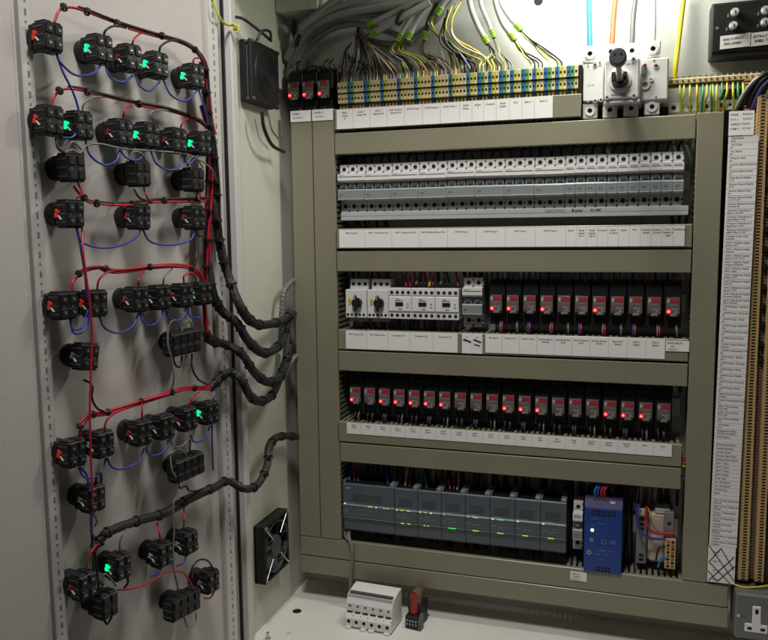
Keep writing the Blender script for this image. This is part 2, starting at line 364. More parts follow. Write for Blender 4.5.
# long list on the right
ll = ['Panel Reset|Input', 'CRT Fault|IN', 'Fire Alarm|IN', 'Damper Open|IN', 'Laundry Extract Running|IN', 'Laundry Extract Fault|IN', 'Dirty Extract Enable|OUT', 'Kitchen Extract Enable|OUT', 'Kitchen Extract Fault|IN', 'Kitchen Extract Speed|0-10V OUT', 'Kitchen Extract Pressure|4-20mA IN', 'Pressure Transducer 1|Filter 0-10V IN', 'Pressure Transducer 2|Panel Filter 0-10V', 'Pressure Transducer 3|Bag Filter 0-10V', 'Pressure Transducer 4|HEPA Filter 0-10V', 'Outside Temp Only|4-20mA', 'AHU 1 Kitchen Supply|Enable OUT', 'AHU 1 Kitchen Supply|Fault IN', 'AHU 1 Kitchen Supply|Speed 0-10V OUT', 'AHU 1 Kitchen Supply|Pressure 4-20mA', 'AHU 1 Kitchen Supply|Filter Clean', 'AHU 2 Basement Supply|Enable OUT', 'AHU 2 Basement Supply|Fault IN', 'AHU 2 Basement Supply|Speed 0-10V', 'AHU 2 Basement Supply|Pressure 4-20mA', 'AHU 2 Basement Supply|Filter 4-20mA', 'LTHW Pump 1 Enabled|Out', 'LTHW Pump 1 Running|IN', 'LTHW Pump 1 Fault|IN', 'LTHW Pump 2 Enabled|Out', 'LTHW Pump 2 Running|IN', 'LTHW Pump 2 Fault|IN', 'LTHW Pumps Pressure|4-20mA', 'LTHW Pressurisation Fault|IN', 'CHW Pump 1 Enable|Out', 'CHW Pump 1 Running|IN', 'CHW Pump 1 Fault|IN', 'CHW Pump 2 Enable|Out', 'CHW Pump 2 Running|IN', 'CHW Pump 2 Fault|IN', 'CHW Pumps Pressure|4-20mA', 'CHW Pressurisation Fault|IN', 'AHU 1 Frost Pump|OUT 24V', 'AHU 2 Frost Pump|OUT 24V', 'Gas Interlock Enable|Out', 'O/C Enable|Out', 'Refrigerator Alarm|Cold Room Enable', 'AHU Enable', '', 'Boilerhouse Enable', 'Laundry Running', 'Laundry Speed', 'Kitchen Valve Open', 'Kitchen Valve Closed', 'AHU 1 Valve', 'AHU 2 Valve', 'AHU 1 Pump', 'AHU 2 Pump', 'Dirty Valve', 'Hot Tap Speed', 'Hot Tap Speed', 'Fan Running', 'Spare', '', 'AHU 1 Frost Temperature|4-20mA', 'AHU 2 Frost Temperature|4-20mA', 'Room 1 Temperature|4-20mA', 'Room 2 Temperature|4-20mA', 'Outside Air Temp|4-20mA', 'Extract Duct Temp|4-20mA', 'LTHW Flow Temperature|4-20mA', 'LTHW Return Temperature|4-20mA']
t = thing('label_list', 'very long white list of printed labels right of the tall duct', 'label list', (679, -3, -64))
def lz(py): return onY(735, py, -3).z
zz = 685.0; tot = sum(.62 if ('|' not in s_) else 1 for s_ in ll); hh = (685-lz(548))/tot
for s_ in ll:
    h1 = hh*(.62 if '|' not in s_ else 1); f_ = (685-zz)/745
    x0 = 679-680+679*0+0; xa = 1.5-7*f_; w_ = 44-1*f_
    m = MB().box(xa, xa+w_, 0, 1, zz-h1+64, zz+64, 'paper').box(xa, xa+w_, -.12, .3, zz-h1+63.8, zz-h1+64.35, 'edge')
    for j, ln in enumerate(s_.split('|')): m.text(ln, 3.9, xa+(4 if j == 0 else 3), -.2, zz+64-4.4-j*4.1, 'ink')
    m.build('label', t); zz -= h1
m = MB().box(-6, 37, 0, 1, 0, zz+64, 'paper')
def stroke(mb, a, b, w=.7):
    a = Vector(a); b = Vector(b); d = (b-a).normalized(); n_ = Vector((-d.y, d.x))*w
    mb.plate([tuple(a+n_), tuple(a-n_), tuple(b-n_), tuple(b+n_)], -.5, -.1, 'ink')
H_ = zz+64
for k in range(4): m.box(-6, 37, -.15, .2, H_*k/4, H_*k/4+.4, 'edge')
for a, b in (((-5, H_), (36, H_*.1)), ((-4, 2), (35, H_*.75)), ((-4, H_*.55), (14, H_*.95)), ((14, H_*.95), (35, H_*.4)), ((-4, H_*.55), (30, 1)), ((36, H_*.5), (10, 2)), ((10, 2), (-5, H_*.3))): stroke(m, a, b)
for k in range(4): m.text('Spare '+str(k+1), 3.6, 2, -.3, H_*(.82-.25*k), 'ink')
m.build('crossed_out_label', t)
t = thing('label_card', 'handwritten white card at the head of the long label list', 'label card', (680, -4.5, 686), 'loose label cards')
m = MB().box(0, 37, 0, .8, 0, 38, 'paper')
for k, (a, b) in enumerate((('PANEL', 'Revision'), ('DOL 1', 'Control'), ('CABLE 4', 'Inputs'), ('PUMP 2', 'I/O list'))): m.text(a, 4.2, 2, -.15, 31-k*7.4, 'ink').text(b, 4.2, 20, -.15, 31.5-k*7.4, 'ink')
m.build('card', t)
# ------------------------------------------------------------------ DIN rails
for z, x0, x1, lb in ((621, 2, 630, 'steel mounting rail behind the long breaker row'), (408, 2, 630, 'steel mounting rail behind contactors and upper relays'), (222, 2, 626, 'steel mounting rail behind the lower relay row'), (0, 2, 628, 'steel mounting rail behind the slate controllers'), (800, -100, 446, 'steel mounting rail behind the beige terminals')):
    tag(MB().box(x0, x1, 68, 74.6, z-17, z+17, 'steel', .5).build('mounting_rail'), lb, 'rail', 'steel mounting rails')
# ------------------------------------------------------------------ breakers in row 2
def breaker(n, w=17.5, wires=True, dz=0):
    t = thing('circuit_breaker', 'x', 'circuit breaker')
    W = n*w
    MB().prism([(68, -45), (23, -45), (23, -23), (20, -21), (20, 24), (23, 27), (23, 46), (26, 47), (68, 47)], .3, W-.3, 'lgrey').build('body', t)
    u = MB().prism([(22.9, 27), (22.9, 46), (19, 45), (19, 28)], .5, W-.5, 'white').prism([(22, 11), (12, 11), (5, 15), (5, 27), (22, 29)], .2, W-.2, 'white')  # upper housing whitened over the grey body, painting in light from above
    u.box(2, W-2, 4.7, 5.5, 21.2, 22.2, 'ink')
    for k in range(n): u.box(k*w+.1, k*w+.9, 18.6, 23, 29, 46, 'mgrey')
    for k in range(n): u.text(['C16', 'C10', 'B6'][n % 3], 2.6, k*w+1.6, 18.4, 31.2, 'ink')
    u.text('230/400V', 2.8, 3, 4.7, 23.4, 'mgrey')
    u.build('top_housing', t)
    cv = MB().prism([(22, -20), (6, -20), (5, -4), (7, -1.5), (22, -1.5)], .2, W-.2, 'teal')
    cv.text(['C16', 'C10', 'B6'][n % 3], 4, 4, 4.9, -13, 'ink').text('6000', 2.6, 4, 4.9, -17.5, 'mgrey')
    cv.box(1, W-1, 4.6, 5.3, -20.6, -19.2, 'lgrey').build('rating_cover', t)
    for k in range(n):
        c = k*w+w/2
        MB().box(c-4.2, c+4.2, 8, 20, 0, 6, 'dgrey', 1).box(c-7.5, c+7.5, 13, 21, -1, 11, 'mgrey', 1).build('toggle', t)
        h = MB().ring((c, 18.9, 36.5), (0, -1, 0), 3.6, 4.6, .5, 'lgrey').cyl((c, 19, 36.5), (c, 18.7, 36.5), 3.6, 'hole').cyl((c, 18.7, 36.5), (c, 18.5, 36.5), 2.4, 'black')
        for s_ in (30.5, 42): h.box(c+6.6, c+9.2, 18.3, 19.2, s_-1.5, s_+1.2, 'dgrey')
        h.build('terminal_screw', t)
        h = MB().cyl((c, 23, -33), (c, 22.6, -33), 4, 'hole').box(c+6.3, c+9.2, 22.5, 23.2, -35, -32, 'black').box(c+6.3, c+9, 22.5, 23.2, -44.5, -40, 'black').box(c-8.5, c+6, 22.6, 23.2, -41.5, -40.8, 'mgrey'); h.build('terminal_screw', t)
        if wires and random.random() < .93:
            dx = random.uniform(-3, 3)
            MB().tube(cr([(c, 30, 42), (c+dx*.4, 30, 55), (c+dx*2, 38, 68)], 4), 2.3, 'bwire').build('wire', t)
    return t
b3 = breaker(3); b1 = breaker(1)
BX = 3.2
for i in range(8):
    lb = ORD[i]+' three-pole breaker from the left in the long breaker row'
    loc = (BX+i*52.5, random.uniform(-.5, .5), 621+random.uniform(-.5, .5))
    if i == 0: b3.location = Vector(loc)*S; b3['label'] = lb; b3['group'] = 'breakers in the long row'
    else: dup(b3, loc, lb)
for i in range(11):
    lb = ORD[i]+' single-pole breaker after the three-pole ones in the long breaker row'
    loc = (BX+24*17.5+i*17.5, 0, 621.0+.3*math.sin(i))
    if i == 0: b1.location = Vector(loc)*S; b1['label'] = lb; b1['group'] = 'breakers in the long row'
    else: dup(b1, loc, lb)
t = thing('busbar_cover', 'flat grey busbar cover running below the long breaker row', 'busbar cover', (5, 14, 561))
MB().box(0, 620, 0, 10, 0, 16, 'lgrey', 1).box(0, 620, -.3, .2, 8, 8.6, 'mgrey').text('ELECTRICAL', 6, 385, -.35, 9.5, 'mgrey').text('Busbar', 7, 430, -.35, 9, 'ink').text('80 AMP', 5.5, 462, -.35, 9.5, 'ink').build('cover', t)
MB().box(98, 545, 30, 34, -16, -.5, 'mgrey').build('backing', t)
# ------------------------------------------------------------------ row 3
def starter(label, loc):
    t = thing('motor_starter', label, 'motor starter', loc, 'rotary motor starters')
    MB().box(.4, 42.6, 8, 70, 0, 54, 'white', 1).box(5, 42.6, 22, 70, 54, 74, 'white', 1).box(4, 42, 20, 70, -8, 0, 'mgrey').build('body', t)
    k = MB().cyl((25, 8, 29), (25, -1, 29), 9.5, 'black', n=24).box(21.5, 28.5, -9, -1, 13, 45, 'black', 3).box(24.5, 25.5, -9.4, -9, 36, 44, 'lgrey'); k.build('rotary_knob', t)
    MB().plate([(7, 24), (12, 26), (12, 34), (9.5, 38), (6, 34)], 7.2, 8, 'mk').build('trip_marker', t)
    for z, y in ((6, 7.7), (64, 21.7)):
        for k in range(3 if z > 50 else 5):
            x = 12+k*12 if z > 50 else 5+k*8
            MB().cyl((x, y+.3, z), (x, y-.2, z), 2.6 if z < 50 else 3.3, 'hole').build('terminal_screw', t)
    MB().text('PKZ', 4.5, 5, 7.8, 48, 'ink').text('A', 4, 6, 7.8, 16, 'ink').build('print', t) if False else None
    for x in (14, 34): MB().tube(cr([(x, 30, 2), (x+1, 28, -8), (x+3, 34, -20)], 4), 3.2, 'red' if x == 14 else 'bwire').build('wire', t)
    return t
z3 = 376
s1 = starter('left white motor starter with black rotary knob, first in its row', (14, 0, z3))
dup(s1, (58, 0, z3), 'right white motor starter with black rotary knob, beside the contactors')
def contactor(label, loc):
    t = thing('contactor', label, 'contactor', loc, 'three contactors side by side')
    MB().box(.3, 44.7, 5, 70, 2, 60, 'white', 1).box(1, 44, 3.5, 5.2, 17, 44, 'white', .6).box(1, 44, 4.4, 6, 14.6, 15.4, 'mgrey').box(1, 44, 4.4, 6, 46.2, 47, 'mgrey').build('body', t)
    MB().box(14, 29, 2, 3.6, 27, 34, 'black', .4).build('indicator_window', t)
    m = MB().text('K22', 4, 15, 3.3, 38, 'ink').box(13, 28, 3, 3.6, 36.6, 37.3, 'ink').box(36, 40, 3, 3.6, 30, 32, 'mgrey').box(36, 40, 3, 3.6, 24, 26, 'mgrey').box(20, 27, 3, 3.6, 20, 22, 'mgrey'); m.build('print', t)
    for z in (9, 52):
        for k in range(4): x = 6.5+k*10.8; MB().ring((x, 5, z), (0, -1, 0), 3.1, 4, .4, 'lgrey').cyl((x, 5.1, z), (x, 4.6, z), 3.2, 'hole').build('terminal_screw', t)
    return t
c1 = contactor('left contactor of the three, touching the motor starter', (102, 0, z3-2))
dup(c1, (147, 0, z3-2), 'middle contactor of the three')
dup(c1, (192, 0, z3-2), 'right contactor of the three, next to the gap')
def tw(px0, py0, px1, py1, m, r=1.6, y0=30, y1=40, lab=None, mid=None):
    a = onY(px0, py0, y0); b = onY(px1, py1, y1); mm = (a+b)/2
    if mid: mm = onY(mid[0], mid[1], (y0+y1)/2-8)
    return tag(MB().tube(cr([a, mm, b], 6), r, m).build('wire'), lab, 'wire', 'short wires between devices and ducts')
for q in (((406, 286), (405, 276), 'red', 'first red wire up from the left contactor'), ((410, 286), (411, 276), 'red', 'second red wire up from the left contactor'), ((416, 284), (419, 274), 'gwire', 'grey wire above the left contactor'), ((429, 286), (432, 275), 'yel', 'yellow wire above the middle contactor'), ((433, 285), (434, 276), 'red', 'red wire above the middle contactor'), ((440, 284), (446, 274), 'gwire', 'grey wire above the right contactor'), ((458, 286), (457, 274), 'red', 'dark red wire at the right end of the contactors')):
    tw(*q[0], *q[1], q[2], 2.0 if q[2] == 'yel' else 1.6, 10, 30, q[3])
b2 = breaker(2, 18.5)
b2.location = Vector((243, 0, 408))*S; b2['label'] = 'two-pole breaker standing between contactors and upper relays'
# relays
def relay(lit, seed, row):
    rr = random.Random(seed*7+row)
    t = thing('relay', 'x', 'relay')
    k = MB().box(-14, 14, 20, 68, -38, 36, 'black', 1.2).box(-14, 14, 26, 68, 36, 42, 'black', 1)
    for z in (26, 33, -26, -33): 
        for x in (-9, -3, 3, 9): k.box(x-1.7, x+1.7, 19.5, 20.5, z-1.5, z+1.5, 'hole')
    k.build('socket', t)
    b = MB().box(-11.5, 11.5, 6, 22, -16, 17, 'black', 1).box(-10.8, 10.8, 4.8, 6.1, -12, 16.5, 'rface', .4).box(-5, 7, 4.9, 9, -16, -12, 'mgrey', 1); b.build('relay_body', t)
    l = MB().box(-4.5, 9, 4.3, 5, 8.6, 14.5, 'rlabel').box(-9.5, -5.5, 4.3, 5, 7, 13.5, 'lgrey').box(3, 6, 4.2, 5, -9, -7.5, 'lgrey').box(-2, 0, 4.2, 5, -4, -2, 'lgrey').box(6.5, 9, 4.2, 5, -11, -9, 'gwire').box(-9, 9, 4.5, 5, 3.5, 4.6, 'mgrey').box(-9, 8, 4.5, 5, .2, 1.1, 'gwire').box(1, 8, 4.3, 5, -7, -2, 'gwire', .3).box(-2, 6, 4.3, 5.4, -14, -11.5, 'mgrey', .3).text('5A', 3, -8, 4.2, 8.4, 'ink')
    l.build('printed_face', t)
    if lit: MB().cyl((-7, 5, -7.5), (-7, 3.4, -7.5), 3.9, 'ledr', 2.6, n=14).cyl((-7, 3.4, -7.5), (-7, 3.1, -7.5), 1.7, 'ledrc', n=12).build('indicator_lamp', t)
    else: MB().cyl((-7, 5, -7.5), (-7, 4.2, -7.5), 2.2, 'dgrey', n=12).build('indicator_lamp', t)
    for i in range(3):
        x = rr.uniform(-10, 10); mt = rr.choice(['bwire', 'bwire', 'red', 'bwire', 'gwire'])
        MB().tube(cr([(x, 30, 38), (x+rr.uniform(-2, 2), 26, 50), (x+rr.uniform(-5, 5), 40, 62)], 4), 1.3, mt).build('wire', t)
    for i in range(3):
        x = rr.uniform(-10, 10); mt = rr.choice(['blue', 'bwire', 'gwire', 'bwire', 'violet', 'red']) if row == 3 else rr.choice(['bwire', 'bwire', 'bwire', 'violet', 'gwire'])
        MB().tube(cr([(x, 22, -30), (x+rr.uniform(-1, 1), 12, -46), (x+rr.uniform(-3, 3), 26, -60)], 4), 1.5, mt).build('wire', t)
    return t
protos = {(l, s, w_): relay(l, s, w_) for l in (0, 1) for s in (1, 2, 3) for w_ in (3, 4)}
used = set()
def put_relay(x, z, lit, s, label, group, y=0, row=3):
    k = (1 if lit else 0, s, row)
    if k in used:
        d = dup(protos[k], (x, y, z), label, group); d.rotation_euler = (R(random.uniform(-1, 1)), R(random.uniform(-.9, .9)), R(random.uniform(-1.6, 1.6))); return d
    used.add(k); r = protos[k]; r.location = Vector((x, y, z))*S; r['label'] = label; r['group'] = group; return r
for i in range(11):
    lit = i in (0, 1, 3, 6, 10)
    put_relay(305+i*30, 407, lit, i % 3+1, ORD[i]+' relay from the left in the upper relay row, lamp '+('glowing red' if lit else 'dark'), 'relays in the upper row')
for i in range(20):
    lit = i in (0, 2, 3, 4, 5, 6, 10, 11, 12, 16, 17, 18)
    put_relay(32+i*29.65, 224, lit, (i*2) % 3+1, ORD[i]+' relay from the left in the lower relay row, lamp '+('glowing red' if lit else 'dark'), 'relays in the lower row', row=4)
for i, x in enumerate((-84, -54, -23)):
    put_relay(x, 806, True, i+1, ['leftmost', 'middle', 'rightmost'][i]+' of the three relays beside the beige terminals at top left', 'relays at top left')
for k, r in protos.items():
    if k not in used:
        for c in list(r.children): bpy.data.objects.remove(c)
        bpy.data.objects.remove(r)
# ------------------------------------------------------------------ top terminals
def terminal(col):
    t = MB()
    t.box(.15, 6.3, 30, 68, -38, 34, 'brown')
    t.box(.15, 6.3, 10, 30, 12, 31, col, .5).box(.15, 6.3, 12, 30, -7, 9.5, col, .5)
    t.box(.2, 6.25, 22, 32, -21, -8, 'brown').box(.8, 4.5, 20, 23, -20, -10, 'cream' if col != 'tblue' else 'tblue')
    for z, y in ((21, 9.8), (1, 11.8)): t.box(1.5, 4.8, y, y+.6, z-2.1, z+2.1, 'hole')
    return t
cols = ['cream']*3+['tblue']
while len(cols) < 38: cols += ['tgreen' if len(cols) < 14 else 'tyel', 'cream', 'cream', 'cream', 'tblue']
cols = cols[:39]
while len(cols) < 68: cols += ['tyel' if len(cols) % 2 else 'tgreen', 'cream2', 'tblue']
cols = cols[:68]
cols = ['cream' if c == 'cream2' else c for c in cols]
tn = {'cream': 'beige', 'tblue': 'blue', 'tgreen': 'green', 'tyel': 'yellow'}
tp = {}
for i, c in enumerate(cols):
    lb = tn[c]+' double-level terminal in the top terminal row'; loc = Vector((4+i*6.45, 0, 786))*S
    if c not in tp: o = terminal(c).build('terminal_block'); tp[c] = o; tag(o, lb, 'terminal block', 'terminals in the top row')
    else: o = tp[c].copy(); C.objects.link(o)
    o.location = loc
tag(MB().box(443, 449, 14, 68, 750, 818, 'black', 1).build('end_stop'), 'black end stop at the right end of the top terminals', 'end stop')
# right terminal column
def vterm():
    t = MB()
    t.box(0, 18, 22, 68, .2, 4.0, 'brown', .3).box(1, 17, 20, 24, .6, 3.2, 'tan')
    t.box(18, 34, 5, 68, .1, 5.0, 'tan', .4).box(34, 44, 16, 68, .1, 4.9, 'brown').box(44, 58, 5, 68, .1, 5.0, 'tan', .4)
    t.box(58, 64, 14, 60, .1, 4.6, 'brown')
    for x in (23.5, 48.5): t.box(x, x+6, 4.8, 5.4, 1.2, 3.9, 'hole')
    t.box(37, 41, 15.6, 16.3, 1, 3.6, 'mgrey')
    return t
vp = None
z = -58; k = 0
def vx(z): return 703+(725-z)/785*5
while z < 775:
    if vp is None: vp = vterm().build('terminal_block'); tag(vp, 'tan double-level terminal in the tall column at the right edge', 'terminal block', 'terminals in the right column'); o = vp
    else: o = vp.copy(); C.objects.link(o)
    o.location = Vector((704+random.uniform(-.15, .15), 0, z))*S; z += 5.2; k += 1
print('vterms', k)
for i in range(24):
    z = 40+i*31+random.uniform(-8, 8)
    if z < 300: continue
    o = MB().cyl((743, 14, z), (743, 4, z), 4.2, 'black', n=12).build('test_plug'); tag(o, 'small black plug between the two tan terminal rows at right', 'plug', 'black plugs in the right terminals')
tag(MB().tube(cr([(768+random.uniform(-1, 1), 20, 780-i*60) for i in range(15)], 3), 11, 'bwire', 10).build('wire_bundle'), 'dark bundle of wires running down beside the right terminals', 'wire bundle')
tag(MB().box(672.6, 706, 62, 74, -60, 770, 'black').build('gap_shade'), 'black sheet standing for the shade in the gap beside the long label list', 'shade sheet')  # added black sheet, paints the shade of the gap next to the duct
# ------------------------------------------------------------------ PLC
def plcm(w, label, name, leds, loc):
    t = thing(name, label, 'controller', loc, 'slate grey controller modules')
    b = MB().prism([(68, -50), (12, -50), (8, -46), (6, -20), (2, -18), (2, 6), (4, 8), (4, 46), (6, 48), (68, 48)], .4, w-.4, 'plc'); b.build('body', t)
    MB().box(.2, 3, 6, 62, 47, 54, 'plc2', 1).build('end_cheek', t); MB().box(w-10, w-.3, 5, 62, 46, 54, 'plc2', 1).build('end_cheek', t)
    MB().box(3, w-10, 8, 58, 47, 49, 'black').build('terminal_strip', t)
    MB().box(.6, w-.6, 1.2, 3, 5.2, 6.4, 'lgrey').build('seam_trim', t); MB().box(.6, w-.6, 1.6, 7, -20.4, -19.2, 'mgrey').build('seam_trim', t)
    for (x, z, l, c) in leds: MB().box(x, x+l*.85, .9, 2, z, z+1.5, c).build('status_lamp', t)
    m = MB().box(6, 16, 3.3, 4.1, 38, 39.4, 'lgrey') if w > 60 else MB().box(w*.3, w*.7, 1.5, 2.1, -9, -8, 'mgrey')
    m.text(' '.join('01234567'[:8 if w < 60 else 8]), 3, 5, 1.6, 8.6, 'lgrey').text('DI' if int(loc[0]) % 2 else 'DQ', 3.4, 5, 1.6, -8, 'lgrey').text('.0 .1 .2 .3 .4 .5', 2.6, 5, 3.2, -25, 'mgrey')
    for zz_ in (14, 18, 22, 26): m.box(w*.18, w-w*.24, 3.6, 4.1, zz_, zz_+.5, 'black')
    m.box(w*.25, w*.6, 1.5, 2.1, -4, -3.2, 'plc2').box(w*.3, w*.5, 1.5, 2.1, -12, -11, 'plc2').build('print', t)
    return t
plcm(106, 'wide controller module at the left end of the slate row', 'controller_unit', [(3, 7, 3, 'ledw'), (52, 4.8, 11, 'ledy'), (68, 4.8, 3, 'ledw'), (84, 4.6, 4, 'ledy'), (91, 4.6, 4, 'ledy')], (4, 0, 0))
L_ = [[(4, 4.8, 3, 'ledw'), (12, 4.8, 7, 'ledy'), (25, 4.8, 8, 'ledy'), (13, -21, 8, 'ledy'), (26, -21, 7, 'ledy')], [(4, 4.8, 3, 'ledw'), (14, 4.8, 4, 'ledy'), (25, 4.8, 4, 'ledw'), (12, -21, 4, 'ledy'), (19, -21, 4, 'ledy')], [(4, 4.8, 4, 'ledy'), (14, -21, 17, 'ledg')], [(4, 4.8, 4, 'ledy'), (14, 4.8, 13, 'ledy'), (14, -21, 14, 'ledy')], [(4, 4.8, 4, 'ledw'), (14, 4.8, 14, 'ledg'), (14, -21, 14, 'ledy')], [(4, 4.8, 4, 'ledw'), (14, -21, 12, 'ledy')], [(4, 4.8, 4, 'ledw'), (14, -21, 13, 'ledy')]]
for i in range(7): plcm(46.2, ORD[i]+' narrow slate controller module right of the wide one', 'controller_module', L_[i], (110.5+i*46.4, 0, .3*i-.5))
for (a, b, c, m_, lb) in (((349, 480), (352, 468), (0, 0), 'lblue', 'pale blue wire above the wide controller'), ((355, 483), (353, 464), 0, 'red', 'left red wire above the wide controller'), ((358, 481), (359, 468), 0, 'blue', 'blue wire left above the wide controller'), ((388, 484), (386, 466), 0, 'blue', 'blue wire right above the wide controller'), ((393, 484), (395, 472), 0, 'red', 'right red wire above the wide controller'), ((405, 488), (407, 470), 0, 'yel', 'yellow wire above the first narrow module'), ((409, 488), (411, 470), 0, 'violet', 'violet wire above the first narrow module'), ((427, 490), (425, 474), 0, 'green', 'green wire above the second narrow module'), ((450, 489), (448, 476), 0, 'red', 'left red wire above the third narrow module'), ((454, 489), (455, 478), 0, 'blue', 'blue wire above the third narrow module'), ((457, 490), (459, 480), 0, 'yel', 'yellow wire above the third narrow module')):
    tw(*a, *b, m_, 1.7, 20, 36, lb)
tag(MB().tube(cr([onY(356, 486, 14), onY(370, 488, 12), onY(390, 489, 14)], 6), 1.8, 'red').build('wire'), 'red link wire lying across the top of the wide controller', 'wire', 'short wires between devices and ducts')
sb = breaker(1, 17.5, False); sb.location = Vector((446, 0, 3))*S; sb['label'] = 'single grey breaker left of the blue power supply'
# power supply
t = thing('power_supply', 'blue power supply unit with one bright lamp', 'power supply', (467, 0, -71))
MB().box(0, 65, -4, 70, 0, 120, 'psu', 1.2).build('body', t)
MB().prism([(70, 120), (-4, 120), (4, 134), (70, 134)], .2, 64.8, 'psu2').build('top_shroud', t)
m = MB()
for k in range(8): m.cyl((14+k*5.4, -4, 113), (14+k*5.4, -4.5, 113), 1.9, 'hole', n=8); m.cyl((14+k*5.4, -4, 107.5), (14+k*5.4, -4.5, 107.5), 1.9, 'hole', n=8)
for k in range(5): m.cyl((22+k*5.4, -4, 10), (22+k*5.4, -4.5, 10), 1.9, 'hole', n=8); m.cyl((22+k*5.4, -4, 4.5), (22+k*5.4, -4.5, 4.5), 1.9, 'hole', n=8)
m.build('vent_holes', t)
MB().cyl((14, -4, 78), (14, -5.6, 78), 3, 'ledw', n=14).build('indicator_lamp', t)
m = MB().text('DC OK', 4, 12, -4.3, 98, 'psuink').text('24V', 4, 10, -4.3, 86, 'psuink').text('OUTPUT', 4, 22, -4.3, 90, 'psuink').text('C€'.replace('€', 'E'), 9, 44, -4.3, 56, 'psuink').ring((13, -4.1, 60), (0, -1, 0), 0.5, 4, .3, 'psuink').ring((34, -4.1, 58), (0, -1, 0), 3.4, 4.4, .3, 'psuink').text('INPUT 230V', 5, 26, -4.3, 40, 'psuink').text('POWER 24V 10A', 3.6, 16, -4.3, 33, 'psuink').ring((9, -4.1, 36), (0, -1, 0), 2.4, 4, .3, 'steel').text('SUPPLY', 3.6, 24, -4.3, 24, 'psuink'); m.build('print', t)
m = MB()
for k in range(4): m.box(14+k*7, 19+k*7, 2, 12, 131, 136, 'dgrey')
m.box(44, 52, 0, 8, 128, 131, 'white'); m.build('output_terminals', t)
for i, (a, m_) in enumerate(((18, 'lblue'), (23, 'blue'), (29, 'red'), (34, 'red'))):
    tag(MB().tube(cr([(467+a, 8, 64), (467+a-1, 4, 78), (467+a+5, 10, 86), (467+a+8, 30, 84)], 6), 2, m_).build('wire'), ['pale blue', 'dark blue', 'left red', 'right red'][i]+' wire on top of the blue power supply', 'wire', 'wires on the power supply')
# transformer plus connectors
t = thing('control_transformer', 'small transformer with grey frame and bare pale winding block', 'transformer', (556, 0, -58))
MB().box(0, 17, 22, 70, 2, 102, 'gwire', 1).box(0, 17, 18, 24, 92, 104, 'lgrey', 1).box(17, 19, 26, 70, 4, 100, 'dgrey').build('frame', t)
MB().box(20, 50, 24, 66, 6, 98, 'pink', 5).build('winding', t)
MB().box(46, 62, 14, 66, 56, 104, 'gwire', 1).box(30, 56, 24, 60, 96, 106, 'lgrey', 2).cyl((54, 14, 84), (54, 13.4, 84), 3, 'hole').build('top_clamp', t)
m = MB()
for k in range(3): m.box(5, 13, 21, 22.4, 82-k*9, 87-k*9, 'hole')
for k in range(2): m.box(5, 13, 21, 22.4, 8+k*8, 12+k*8, 'hole')
m.build('slots', t)
m = MB().box(48, 66, 10, 30, 3, 58, 'tan', 1)
for k in range(8):
    for x in (51, 58.5): m.box(x, x+4.6, 9.4, 10.4, 6+k*6.3, 10+k*6.3, 'hole' if (k+int(x)) % 2 else 'brown')
m.build('connector_strip', t)
for pts, m_, r_, lb in (([(639, 504), (637, 512), (640, 530), (650, 538), (666, 539)], 'blue', 2.4, 'dark blue wire looping over the transformer'), ([(647, 506), (646, 515), (648, 526), (655, 533), (674, 533)], 'red', 2.4, 'red wire looping over the transformer'), ([(648, 508), (652, 516), (660, 520)], 'yel', 1.4, 'thin yellow wire at the top of the transformer'), ([(667, 546), (659, 548), (656, 560)], 'bwire', 1.8, 'black wire at the lower end of the transformer'), ([(668, 560), (662, 557), (658, 567)], 'lblue', 1.8, 'pale blue wire at the foot of the transformer')):
    tag(MB().tube(cr([onY(x, y, 6+abs(i-2)*3) for i, (x, y) in enumerate(pts)], 6), r_, m_).build('wire'), lb, 'wire', 'wires on the transformer')
for i, (m_, z) in enumerate((('orange', 150), ('red', 145), ('orange', 139), ('violet', 112), ('yel', 133))):
    tag(MB().tube(cr([(622, 30, z+3), (629, 6, z+1), (632.5, 8, z), (640, 30, z-1)], 5), 1.6, m_).build('wire'), ORD[i]+' coloured wire from the top crossing into the tall right duct', 'wire', 'wires entering the right duct')

def fill(x0, x1, z0, z1, n, lb, y=56, ms=('bwire', 'bwire', 'bwire', 'gwire'), r=(1.6, 3.2)):
    for k in range(n):
        x = x0+(x1-x0)*(k+random.uniform(.1, .9))/n; d = random.uniform(-7, 7); yy = y+random.uniform(-10, 6)
        tag(MB().tube(cr([(x, yy, z0-3), (x+d*.3, yy-random.uniform(0, 8), z0+(z1-z0)*.4), (x+d, yy, z1+4)], 4), random.uniform(*r), random.choice(ms)).build('wire'), lb, 'wire', lb)
fill(8, 628, 48, 95, 62, 'black wire running up behind the slate controllers and power supply', 60, r=(2.4, 4.2))
fill(530, 560, -72, 92, 5, 'black wire running between power supply and transformer', 50, r=(2.4, 4))
fill(438, 470, -72, 60, 4, 'black wire behind the single grey breaker', 62, r=(2.4, 4))
fill(8, 440, -72, -46, 34, 'black wire running down from the slate controllers', 52, r=(2.6, 4.4))
fill(18, 240, 348, 378, 26, 'dark wire below the motor starters and contactors', 40)
fill(10, 280, 446, 470, 22, 'dark wire above the motor starters and contactors', 56, ('bwire', 'bwire', 'red', 'gwire'))
fill(5, 98, 543, 565, 8, 'dark wire at the left below the long breaker row', 40, r=(2, 3.4))
fill(595, 628, 543, 565, 3, 'dark wire at the right below the long breaker row', 40, r=(2, 3.4))
fill(8, 628, 255, 278, 44, 'dark wire above the lower relay row', 60, r=(2, 3.6))
